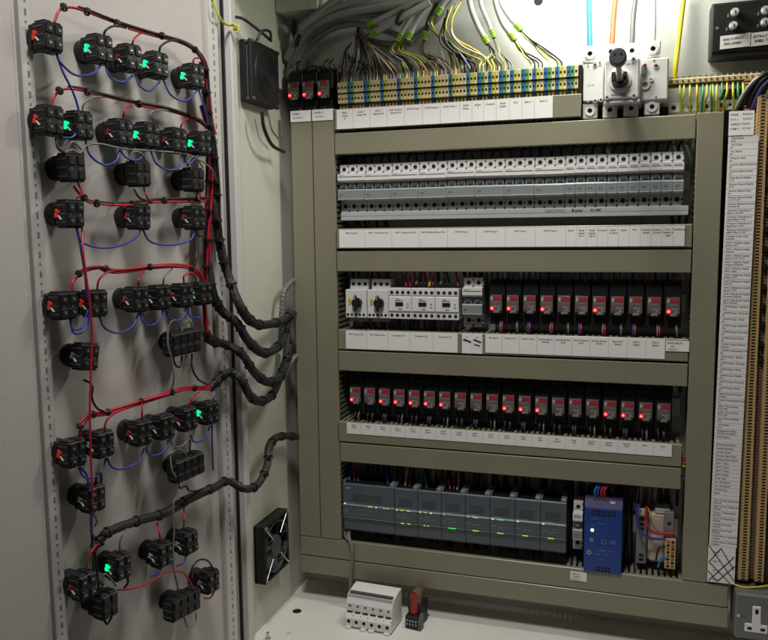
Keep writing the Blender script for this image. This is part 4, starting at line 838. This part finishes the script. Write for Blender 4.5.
# single wires: (points, colour, label)
W_ = [
 ([(56, 52), (60, 62), (75, 75), (92, 74), (102, 64)], 'blue', 'blue link wire under the first and second top buttons'),
 ([(56, 52), (63, 72), (73, 92), (79, 112), (79, 127), (73, 137), (62, 138)], 'blue', 'long blue wire dropping from the top left button to the row below'),
 ([(105, 64), (110, 77), (122, 82), (133, 76)], 'blue', 'blue link wire between second and third top buttons'),
 ([(135, 74), (140, 86), (150, 91), (160, 82)], 'blue', 'blue link wire between third and fourth top buttons'),
 ([(163, 79), (171, 95), (185, 101), (196, 92), (198, 84)], 'blue', 'blue link wire between the last two top buttons'),
 ([(198, 88), (203, 103), (208, 125)], 'blue', 'short blue wire leaving the last top button towards the hinge'),
 ([(103, 38), (106, 30), (115, 26), (126, 28)], 'bwire', 'black wire from the second top button up to the harness'),
 ([(132, 47), (134, 39), (141, 33)], 'red', 'short red wire from the third top button'),
 ([(159, 54), (161, 46), (170, 41), (180, 41)], 'bwire', 'black wire from the fourth top button'),
 ([(193, 66), (194, 59), (199, 58)], 'red', 'short red wire from the last top button'),
 ([(82, 114), (84, 104), (92, 98), (103, 97)], 'gwire', 'dark wire from the lit button in the second row'),
 ([(123, 119), (125, 110), (131, 106)], 'red', 'red wire from the middle of the second row'),
 ([(148, 121), (151, 113), (160, 110), (170, 111)], 'gwire', 'grey wire right of the middle pair in the second row'),
 ([(180, 130), (183, 122), (190, 117)], 'red', 'red wire from the right pair in the second row'),
 ([(203, 134), (206, 130), (210, 133)], 'gwire', 'grey wire on the last button of the second row'),
 ([(56, 138), (58, 148), (66, 154)], 'bwire', 'dark wire under the far left button of the second row'),
 ([(85, 138), (90, 155), (104, 165), (116, 161), (120, 150)], 'blue', 'blue loop wire left of the middle pair in the second row'),
 ([(120, 150), (127, 158), (138, 160), (146, 150)], 'blue', 'blue loop wire under the middle pair in the second row'),
 ([(150, 148), (156, 163), (168, 170), (179, 167), (182, 155)], 'blue', 'blue loop wire right of the middle pair in the second row'),
 ([(184, 155), (188, 164), (194, 160), (200, 153)], 'blue', 'blue loop wire under the right pair in the second row'),
 ([(64, 154), (72, 150), (80, 153), (86, 146), (100, 144), (125, 149), (155, 151), (185, 154), (203, 162), (213, 172), (217, 185)], 'gwire', 'long pale wire running over the selector blocks'),
 ([(65, 154), (72, 142), (80, 148), (84, 155)], 'gwire', 'grey loop wire above the left selector'),
 ([(128, 162), (133, 152), (142, 154), (146, 162)], 'gwire', 'grey loop wire above the middle selector'),
 ([(186, 168), (192, 157), (198, 160), (203, 168)], 'gwire', 'grey loop wire above the right selector'),
 ([(78, 183), (82, 193), (76, 199)], 'red', 'short red wire below the left selector'),
 ([(144, 188), (147, 197), (152, 202)], 'red', 'short red wire below the middle selector'),
 ([(134, 189), (140, 198), (152, 203)], 'bwire', 'short black wire below the middle selector'),
 ([(198, 192), (199, 200), (206, 202)], 'red', 'short red wire below the right selector'),
 ([(135, 206), (128, 205), (124, 208)], 'red', 'red wire curving into the middle fourth-row block'),
 ([(76, 227), (82, 242), (102, 248), (125, 244), (139, 234), (140, 228)], 'blue', 'blue link wire between left and middle fourth-row blocks'),
 ([(142, 228), (151, 242), (172, 245), (190, 240), (195, 230)], 'blue', 'blue link wire between middle and right fourth-row blocks'),
 ([(196, 229), (199, 236), (203, 236)], 'bwire', 'short dark wire under the right fourth-row block'),
 ([(77, 227), (81, 250), (85, 275), (87, 300)], 'blue', 'blue wire running down beside the long red vertical wire'),
 ([(82, 226), (83, 250), (86, 275), (90, 305), (92, 335), (91, 370), (90, 400), (90, 427), (91, 460), (92, 495), (92, 535)], 'red', 'long red wire running vertically down the left of the door'),
 ([(84, 380), (92, 385), (92, 398), (97, 408), (105, 412)], 'bwire', 'dark wire curving from the left selector to the red harness'),
 ([(97, 290), (99, 280), (106, 273), (117, 270)], 'red', 'red wire from the second button of the middle row'),
 ([(138, 287), (139, 279), (144, 272)], 'red', 'red wire from the third button of the middle row'),
 ([(163, 285), (165, 276), (172, 269)], 'gwire', 'dark wire from the fourth button of the middle row'),
 ([(184, 283), (184, 276), (190, 273), (196, 275)], 'red', 'red wire from the fifth button of the middle row'),
 ([(70, 319), (73, 329), (82, 327), (88, 310)], 'blue', 'upper blue loop under the left pair of the middle row'),
 ([(71, 318), (73, 332), (81, 333), (88, 325), (89, 308)], 'blue', 'lower blue loop under the left pair of the middle row'),
 ([(99, 316), (105, 328), (118, 333), (132, 327), (139, 313)], 'blue', 'long blue link wire in the middle row'),
 ([(140, 312), (144, 323), (153, 325), (162, 317), (163, 310)], 'blue', 'blue link wire between third and fourth middle-row buttons'),
 ([(165, 309), (171, 319), (180, 320), (186, 312), (186, 306)], 'blue', 'blue link wire between fourth and fifth middle-row buttons'),
 ([(187, 306), (190, 316), (197, 318), (202, 314)], 'blue', 'blue wire under the lit middle-row button'),
 ([(168, 332), (171, 322), (177, 321), (181, 331)], 'gwire', 'grey loop above the wide middle selector'),
 ([(182, 331), (186, 321), (191, 323), (193, 331)], 'gwire', 'second grey loop above the wide middle selector'),
 ([(168, 324), (168, 345), (172, 360), (174, 378), (171, 392)], 'gwire', 'thin grey wire hanging in front of the wide middle selector'),
 ([(173, 355), (175, 364), (180, 367), (182, 356)], 'bwire', 'black loop under the wide middle selector'),
 ([(192, 354), (192, 367), (198, 379), (208, 385)], 'bwire', 'black wire dropping from the wide middle selector to the harness'),
 ([(186, 355), (187, 363), (191, 364)], 'gwire', 'small grey loop under the wide middle selector'),
 ([(104, 432), (106, 422), (112, 415), (126, 408)], 'red', 'red wire from the second button of the fifth row'),
 ([(142, 421), (142, 412), (142, 403)], 'red', 'short red wire above the third button of the fifth row'),
 ([(190, 407), (192, 398), (200, 391)], 'red', 'red wire above the fifth button of the fifth row'),
 ([(210, 404), (213, 397), (214, 391)], 'gwire', 'dark wire above the lit button of the fifth row'),
 ([(79, 467), (83, 476), (92, 478), (102, 471), (106, 458)], 'blue', 'blue loop under the left pair of the fifth row'),
 ([(107, 458), (112, 467), (122, 469), (138, 462), (144, 449)], 'blue', 'long blue link wire in the fifth row'),
 ([(146, 448), (150, 455), (160, 454), (168, 446), (168, 440)], 'blue', 'blue link wire between third and fourth fifth-row buttons'),
 ([(170, 438), (174, 446), (182, 446), (189, 438)], 'gwire', 'grey link wire between fourth and fifth fifth-row buttons'),
 ([(190, 435), (195, 442), (205, 438), (210, 426)], 'blue', 'blue link wire at the right end of the fifth row'),
 ([(80, 467), (87, 476), (90, 500), (91, 525), (92, 540)], 'blue', 'blue wire running down beside the lower left selector'),
 ([(96, 484), (97, 474), (101, 474), (101, 484)], 'bwire', 'black loop above the lower left selector'),
 ([(92, 512), (97, 520), (95, 526)], 'gwire', 'pale wire under the lower left selector'),
 ([(168, 455), (178, 449), (184, 452), (187, 458)], 'gwire', 'grey loop above the wide fifth-row selector'),
 ([(190, 440), (190, 450), (194, 454), (196, 458)], 'bwire', 'black wire above the wide fifth-row selector'),
 ([(177, 480), (180, 488), (186, 486), (190, 491), (202, 490)], 'bwire', 'black wire from under the wide fifth-row selector'),
 ([(170, 455), (172, 470), (177, 480), (177, 495), (173, 505), (174, 530), (173, 560), (176, 580)], 'gwire', 'long dark wire running from the fifth row down to the lowest selector'),
 ([(93, 535), (95, 550), (97, 570), (99, 590)], 'bwire', 'dark wire running down to the lowest left selector'),
 ([(86, 572), (88, 560), (94, 548), (103, 540)], 'red', 'red wire from the lowest left button'),
 ([(120, 552), (120, 542), (124, 532), (130, 527)], 'gwire', 'brownish wire above the lowest lit button'),
 ([(161, 542), (159, 532), (157, 523)], 'red', 'red wire above the left of the two small lowest blocks'),
 ([(184, 527), (184, 518), (184, 508)], 'red', 'red wire above the right of the two small lowest blocks'),
 ([(118, 590), (135, 588), (150, 582), (165, 573), (174, 571), (184, 573), (191, 584), (193, 594)], 'red', 'red wire swinging between the two lowest selectors'),
 ([(150, 576), (160, 570), (163, 560)], 'blue', 'blue wire beside the left small lowest block'),
 ([(176, 566), (184, 562), (187, 550)], 'blue', 'blue wire between the two small lowest blocks'),
 ([(192, 578), (192, 568), (199, 560), (208, 561), (214, 570)], 'bwire', 'black arch wire over the lowest right block'),
 ([(204, 598), (210, 598), (214, 592)], 'red', 'short red wire under the lowest right block'),
 ([(103, 616), (107, 624), (112, 616)], 'bwire', 'black loop hanging under the lowest left selector'),
 ([(184, 617), (188, 627), (195, 623), (196, 613)], 'gwire', 'grey loop hanging under the lowest right selector'),
 ([(100, 578), (105, 574), (112, 580), (116, 586)], 'gwire', 'tangled grey wire above the lowest left selector'),
 ([(126, 572), (128, 582), (124, 588)], 'bwire', 'short black wire below the lowest lit button'),
 ([(178, 592), (177, 582), (175, 572), (175, 562)], 'gwire', 'pale brown wire rising from the lowest right selector'),
 ([(92, 540), (93, 555), (95, 575), (103, 585)], 'bwire', 'second dark wire running down to the lowest left selector'),
 ([(214, 390), (212, 430), (213, 470)], 'blue', 'thin blue wire running down close to the hinge strip'),
]
for pts, m_, lb in W_:
    r = {'red': 1.45, 'blue': 1.5, 'bwire': 1.6, 'gwire': 1.3}[m_]
    near = lambda q: any(abs(q[0]-b_[0]) < 20 and abs(q[1]-b_[1]) < 24 for b_ in BT)
    mo = 50 if m_ == 'red' and len(pts) > 9 else 40
    P = [('D', x, y, mo) for x, y in pts]
    for e_ in (0, -1): P[e_] = ('D', *pts[e_], 36 if near(pts[e_]) else 24)
    wire(P, m_, r, lb)
# ------------------------------------------------------------------ door devices
def block(kind, nb=1):
    t = thing('push_button_unit' if nb == 1 else 'selector_switch_unit', 'x', 'push button'); t.scale = (.86, .86, .90)
    w = 30*nb if nb > 1 else 32
    MB().cyl((0, 0, 0), (0, -15, 0), 17.5, 'black', 16.5, n=24).box(-16, 16, -13, -23, -17, 17, 'black', 2).build('mounting_collar', t)
    m = MB()
    x0, x1 = (-16, 16) if nb == 1 else (-w/2, w/2)
    m.box(x0, x1, -23, -50, -18, 18, 'black', 1.6)
    for k in range(max(1, nb)*2):
        xx = x0+(x1-x0)*(k+.5)/(max(1, nb)*2)
        m.box(xx-6, xx+6, -50, -52.5, 3, 17, 'black', 1).box(xx-6, xx+6, -50, -52, -17, -4, 'black', 1)
        m.box(xx-6.6, xx+6.6, -26, -48, 18, 20.5, 'black', 1).box(xx-6.6, xx+6.6, -26, -48, -20.5, -18, 'black', 1)
    for z_ in (-12, 0, 12): m.box(x0-.8, x0+.5, -26, -47, z_-1.1, z_+1.1, 'dgrey')
    for k in range(max(1, nb)*2):
        xx = x0+(x1-x0)*(k+.5)/(max(1, nb)*2); m.text(['13', '14', '21', '22'][k % 4], 4.5, xx-3, -50.3, -2.6, 'mgrey')
    m.build('contact_block', t)
    if kind != 'plain':
        for k in range(max(1, nb)*2):
            xx = x0+(x1-x0)*(k+.5)/(max(1, nb)*2)
            for z_ in (9, -10): MB().cyl((xx, -52, z_), (xx, -53.2, z_), 2.8, 'dgrey', n=10).box(xx-2.2, xx+2.2, -53.1, -53.4, z_-.4, z_+.4, 'steel').build('terminal_screw', t)
        lm = {'red': 'lensr', 'dimred': 'lensd', 'green': 'lensg', 'dimgreen': 'lensk', 'pale': 'lgrey'}[kind]
        s_ = .85 if kind == 'green' else .95 if kind == 'red' else .7
        MB().plate([(-19.5, -3*s_), (-17, -6*s_), (-14, -4*s_), (-12, 1), (-12, 7*s_), (-14, 7*s_), (-16, 3*s_), (-19, 5*s_), (-20, 2)], -24, -28, lm).build('lamp_lens', t) if False else None
        g = MB()
        g.box(x0-2.6, x0-.1, -24, -31, -6*s_, 1*s_, lm, 1.2).box(x0-2.4, x0-.1, -26, -31, -1, 7*s_, lm, .8).box(x0-2.2, x0-.1, -31, -35.5, 1, 5*s_, lm, .8)
        g.build('lamp_lens', t)
        MB().prism([(-32, -3), (-38, -9), (-39, -8), (-33, -2)], x0-2.9, x0-.2, 'lgrey').build('locking_tab', t)
    return t
bp = {}
for (px, py, kd, nb, lb) in BT:
    p_ = onD(px, py, 28); x, y, z = dl(p_); w = dw(x, 0, z); cat = 'push button' if kd in ('red', 'green', 'dimred', 'dimgreen') else 'selector switch'
    if (kd, nb) not in bp:
        o = block(kd, nb); bp[(kd, nb)] = o; o.location = w*S; o.rotation_euler = (0, 0, DA); o['label'] = lb; o['group'] = 'switch blocks on the door'
    else: o = dup(bp[(kd, nb)], w, lb, rz=DA)
    o['category'] = cat; o.name = 'push_button_unit' if cat == 'push button' else 'selector_switch_unit'
    if nb == 2: o.scale = (1.0, .86, .88)
    if (px, py) == (83, 356): o.rotation_euler = (0, R(9), DA)
    else: o.rotation_euler = (0, R(random.uniform(-2.5, 2.5)), DA)
# ------------------------------------------------------------------ incoming cables on top
def tx(i): return 4+i*6.45+3.2
cores_done = 0
def incoming(path, r, cores, label, dark=False, collar=True):
    base = cr([onY(x, y, Y) for x, y, Y in path], 8)
    t = thing('incoming_cable', label, 'cable', base[-1], 'grey cables feeding the top terminals'); o0 = base[-1]
    MB().tube([p_-o0 for p_ in base], r, 'pale' if not dark else 'dgrey', 12).build('sheath', t)
    d = (base[-1]-base[-3]).normalized()
    if collar:
        m = MB()
        for k in range(4): m.ring(d*(k*4-1), d, r*.7, r+1.0, 2.4, 'lime', 14)
        m.cyl(d*-2, d*16, r*.75, 'dgrey', n=10); m.build('marker_collar', t)
    e = base[-1]+d*14
    lo, hi = min(i for i, _ in cores), max(i for i, _ in cores)
    cores = list(cores)+[(i+.35, random.choice(['gwire', 'bwire', 'bwire', 'gwire', 'pink', 'orange', 'gy', 'gy', 'sheath'])) for i in range(max(0, lo-1), min(66, hi+2)) if random.random() < (.62 if i < 45 else .28)]
    for (i, c) in cores:
        T = Vector((tx(i), 16, 815)); j = Vector((random.uniform(-4, 4), random.uniform(-5, 5), 0))
        h = e.z-815; sg = (T.x-e.x)
        p1 = e+d*min(22, h*.35)+j; p2 = Vector((e.x+sg*.62, 22+random.uniform(-8, 10), 815+h*.42+random.uniform(-3, 5))); p3 = T+Vector((-sg*.03, 4, 13))
        MB().tube([q-o0 for q in cr([e-d*6, p1, p2, p3, T], 7)], random.uniform(1.1, 1.5), c).build('core', t)
incoming([(425, -6, 0), (402, 8, 10), (385, 17, 20), (374, 22, 30)], 6.2, [(2, 'gwire'), (4, 'gwire'), (7, 'gwire'), (9, 'gwire'), (12, 'bwire')], 'upper of the two thick grey cables with lime collars at left')
incoming([(430, 2, 6), (402, 17, 12), (388, 25, 20), (377, 31, 28)], 6.2, [(1, 'gwire'), (5, 'gwire'), (6, 'bwire'), (10, 'bwire'), (11, 'bwire'), (18, 'gy'), (14, 'pink'), (17, 'blue')], 'lower of the two thick grey cables with lime collars at left')
incoming([(428, -6, 10), (415, 12, 16), (407, 25, 22), (402, 34, 26)], 5.2, [(19, 'lblue'), (22, 'lblue'), (20, 'gy'), (23, 'gwire'), (21, 'gy')], 'slanting grey cable with lime collar, third from the left')
incoming([(440, -8, 10), (428, 7, 14), (417, 22, 20), (411, 32, 24)], 5.2, [(24, 'gy'), (25, 'gy'), (28, 'blue'), (26, 'gy'), (27, 'gwire')], 'slanting grey cable with lime collar, fourth from the left')
incoming([(441, -8, 20), (435, 8, 26), (429, 20, 30), (426, 32, 32)], 4.6, [(29, 'yel'), (33, 'gwire'), (31, 'bwire'), (30, 'orange')], 'dark slanting cable, fifth from the left', True)
incoming([(460, -12, 0), (452, -6, 4), (445, 1, 8), (441, 7, 12)], 5.2, [(35, 'orange'), (34, 'orange'), (37, 'yel'), (36, 'green'), (38, 'blue')], 'grey cable with bright lime collar near the top edge')
incoming([(468, -10, 20), (471, 8, 24), (478, 26, 28), (484, 37, 30)], 5.2, [(45, 'gy'), (43, 'bwire'), (47, 'bwire'), (46, 'bwire')], 'dark banded cable with lime collar in the middle')
incoming([(479, -10, 24), (481, 5, 28), (488, 22, 32), (491, 30, 34)], 4.2, [(50, 'gwire'), (48, 'gy'), (49, 'bwire')], 'thin grey cable with lime collar right of the banded one')
incoming([(494, -10, 24), (496, 5, 28), (502, 22, 32), (510, 34, 34)], 5.0, [(58, 'bwire'), (56, 'bwire'), (57, 'bwire'), (55, 'gy')], 'pale grey cable with lime collar, second from the right')
incoming([(497, -10, 30), (502, 5, 34), (510, 18, 36), (516, 25, 36)], 4.4, [(63, 'bwire'), (62, 'bwire'), (60, 'gy')], 'pale grey cable with lime collar, nearest the isolator')
# loops of extra cores between
ex = [((452, 6), (446, 28), (456, 48), (480, 60), 41, 'gy'), ((456, 4), (451, 30), (462, 46), (486, 58), 42, 'pink'), ((448, 10), (444, 34), (452, 50), (475, 64), 39, 'bwire'), ((450, 12), (447, 30), (455, 46), (470, 60), 40, 'bwire'), ((445, 18), (440, 40), (450, 52), (466, 62), 37, 'bwire'), ((462, 0), (452, 20), (455, 38), (478, 52), 44, 'yel')]
for k, (a, b, c, d_, i, m_) in enumerate(ex):
    e = [onY(*a, 24), onY(*b, 10), onY(*c, 14), onY(*d_, 24), Vector((tx(i), 16, 829)), Vector((tx(i), 16, 815))]
    tag(MB().tube(cr(e, 7), 1.9, m_).build('wire'), ORD[k]+' loose core looping down to the middle of the top terminals', 'wire', 'loose cores above the terminals')
for k in range(40):
    i = random.choice([0, 3, 8, 13, 15, 16, 18, 21, 24, 27, 29, 31, 32, 34, 36, 39, 42, 12, 10, 9]); m_ = random.choice(['orange', 'bwire', 'bwire', 'gwire', 'pink', 'violet', 'yel', 'gwire'])
    if k > 34: break
    X0 = tx(i); s_ = random.uniform(-26, 10)
    tag(MB().tube(cr([(X0+s_*1.6, 58, 864+random.uniform(-8, 8)), (X0+s_, 50, 848), (X0+s_*.2, 36, 832), (X0, 26, 815)], 5), 1.3, m_).build('wire'), 'thin wire in the tangle behind the top terminals', 'wire', 'tangled thin wires behind the top terminals')
# big grey background cables sweeping to the left
bg = [
 ([(287, 80, 40), (292, 60, 40), (300, 42, 30), (312, 28, 20), (335, 16, 10), (375, 8, 10), (430, 0, 10), (470, -12, 10)], 7),
 ([(291, 82, 46), (297, 60, 44), (306, 42, 40), (322, 24, 30), (350, 12, 24), (390, 6, 22), (440, -8, 20)], 7),
 ([(296, 80, 52), (302, 60, 52), (311, 44, 46), (330, 30, 40), (352, 24, 40), (375, 28, 44), (395, 34, 52), (412, 44, 60)], 6),
 ([(286, 60, 30), (296, 40, 24), (310, 24, 16), (330, 10, 8), (360, 0, 4), (400, -12, 4)], 6.5),
 ([(300, 40, 30), (322, 22, 30), (345, 16, 30), (380, 14, 36), (420, 4, 40), (450, -8, 40)], 6),
 ([(302, 36, 50), (330, 14, 50), (360, 6, 50), (395, 2, 50), (420, -8, 50)], 7),
 ([(360, 38, 60), (385, 44, 62), (405, 42, 62), (425, 30, 62), (450, 5, 60), (462, -12, 60)], 6),
 ([(300, 28, 10), (330, 4, 5), (350, -8, 5)], 7),
]
for k, (pts, r) in enumerate(bg):
    tag(MB().tube(cr([onY(*q) for q in pts], 8), r, 'sheath', 12).build('cable'), ORD[k]+' grey cable, counted from the front, sweeping across the upper left corner', 'cable', 'grey cables in the upper left corner')
for k, (x, y, Y) in enumerate(((301, 40, 28), (401, 18, 12))):
    c = onY(x, y, Y); tag(MB().ring(c-Vector((3, 0, -2)), (1, 0, -.6), 9, 15, 5, 'bwire', 20).build('cable_strap'), ['black strap round the grey cables at the bend', 'black strap round the two thick cables with lime collars'][k], 'cable tie')
# black cores to left of terminals gathered
for k in range(9):
    X0 = tx(k*1.3-.5); a = onY(352-k*.8, 42+k*1.2, 16+k*3)
    tag(MB().tube(cr([a, onY(345+k*.7, 50+k, 20), (X0-3, 22, 842), (X0, 22, 815)], 6), 1.5, 'bwire' if k % 3 else 'gwire').build('wire'), ORD[k]+' dark core fanning out at the left end of the top terminals', 'wire', 'dark cores at the left end of the terminals')
# wires over three relays
for k, (a, b, c) in enumerate((((300, 78), (312, 66), (334, 76)), ((306, 77), (322, 67), (340, 80)), ((296, 78), (305, 70), (316, 78)))):
    tag(MB().tube(cr([onY(*a, 30), onY(*b, 18), onY(*c, 30)], 8), 1.8, 'bwire').build('wire'), ['outer', 'middle', 'inner'][k]+' black wire arching over the three top left relays', 'wire', 'black wires over the top left relays')
tag(MB().tube(cr([onX(236, 17, -100), onX(245, 20, -92), onX(262, 33, -80), onX(270, 40, -75)], 8), 2.6, 'bwire').build('fan_cable'), 'black cable leading across the side wall to the upper fan', 'cable')
tag(MB().tube(cr([onX(257, 40, -75), onX(262, 31, -72), onX(270, 32, -70), onX(271, 42, -72)], 8), 2.4, 'bwire').build('fan_cable'), 'black cable loop standing on top of the upper fan', 'cable')
tag(MB().tube(cr([onX(262, 112, -85), onX(264, 128, -85), onX(272, 145, -85), onX(284, 152, -88)], 8), 3.4, 'bwire').build('fan_cable'), 'black cable curving from the bottom of the upper fan to the duct', 'cable')
tag(MB().tube(cr([onX(268, 112, -90), onX(272, 130, -90), onX(280, 140, -90)], 8), 1.8, 'gwire').build('fan_cable'), 'thin grey cable beside the curved one below the upper fan', 'cable')
t = thing('earth_lead', 'yellow and green earth lead with ring lug near the upper hinge', 'earth lead', onY(236, 28, -200))
o0 = onY(236, 28, -200)
ps_ = [onD(212, -8, 16), onD(216, 8, 20), onD(221, 20, 22), onY(228, 25, -206), onY(234, 24, -203)]
MB().tube([q-o0 for q in cr(ps_, 6)], 2.2, 'gy').build('wire', t)
MB().ring((0, 0, 0), (.3, -1, 0), 3.2, 7.5, 2, 'tyel', 20).build('ring_lug', t)
MB().ring((0, -1, 0), (.3, -1, 0), 0, 3.4, 3, 'steel', 12).build('bolt', t)
# ------------------------------------------------------------------ lights, world, camera
def area(name, loc, aim, e, sx_, sy_, col, shape='RECTANGLE'):
    l = bpy.data.lights.new(name, 'AREA'); l.shape = shape; l.size = sx_*S; l.size_y = sy_*S; l.energy = e; l.color = col
    o = bpy.data.objects.new(name, l); C.objects.link(o); o.location = Vector(loc)*S
    o.rotation_euler = (Vector(aim)-Vector(loc)).to_track_quat('-Z', 'Y').to_euler(); return o
area('cabinet_lamp', (468, -40, 1030), (462, -20, 640), 3.0, 240, 50, (1, 1, .88))
area('room_lamp', (250, -800, 1600), (60, -150, 520), 12.4, 260, 260, (1, .96, .92))
w = bpy.data.worlds.new('World'); bpy.context.scene.world = w; w.use_nodes = True
w.node_tree.nodes['Background'].inputs[0].default_value = (1, .93, .86, 1); w.node_tree.nodes['Background'].inputs[1].default_value = .035
cam = bpy.data.cameras.new('camera'); cam.sensor_fit = 'HORIZONTAL'; cam.sensor_width = 36; cam.lens = F/768*36; cam.clip_start = .01; cam.clip_end = 100
co = bpy.data.objects.new('camera', cam); C.objects.link(co)
r, f_, u = MR @ Vector((1, 0, 0)), MR @ Vector((0, 1, 0)), MR @ Vector((0, 0, 1))
co.matrix_world = Matrix(((r.x, u.x, -f_.x, CAM.x*S), (r.y, u.y, -f_.y, CAM.y*S), (r.z, u.z, -f_.z, CAM.z*S), (0, 0, 0, 1)))
sc = bpy.context.scene; sc.camera = co
sc.view_settings.view_transform = 'Standard'; sc.view_settings.look = 'None'; sc.view_settings.exposure = 0; sc.view_settings.gamma = 1
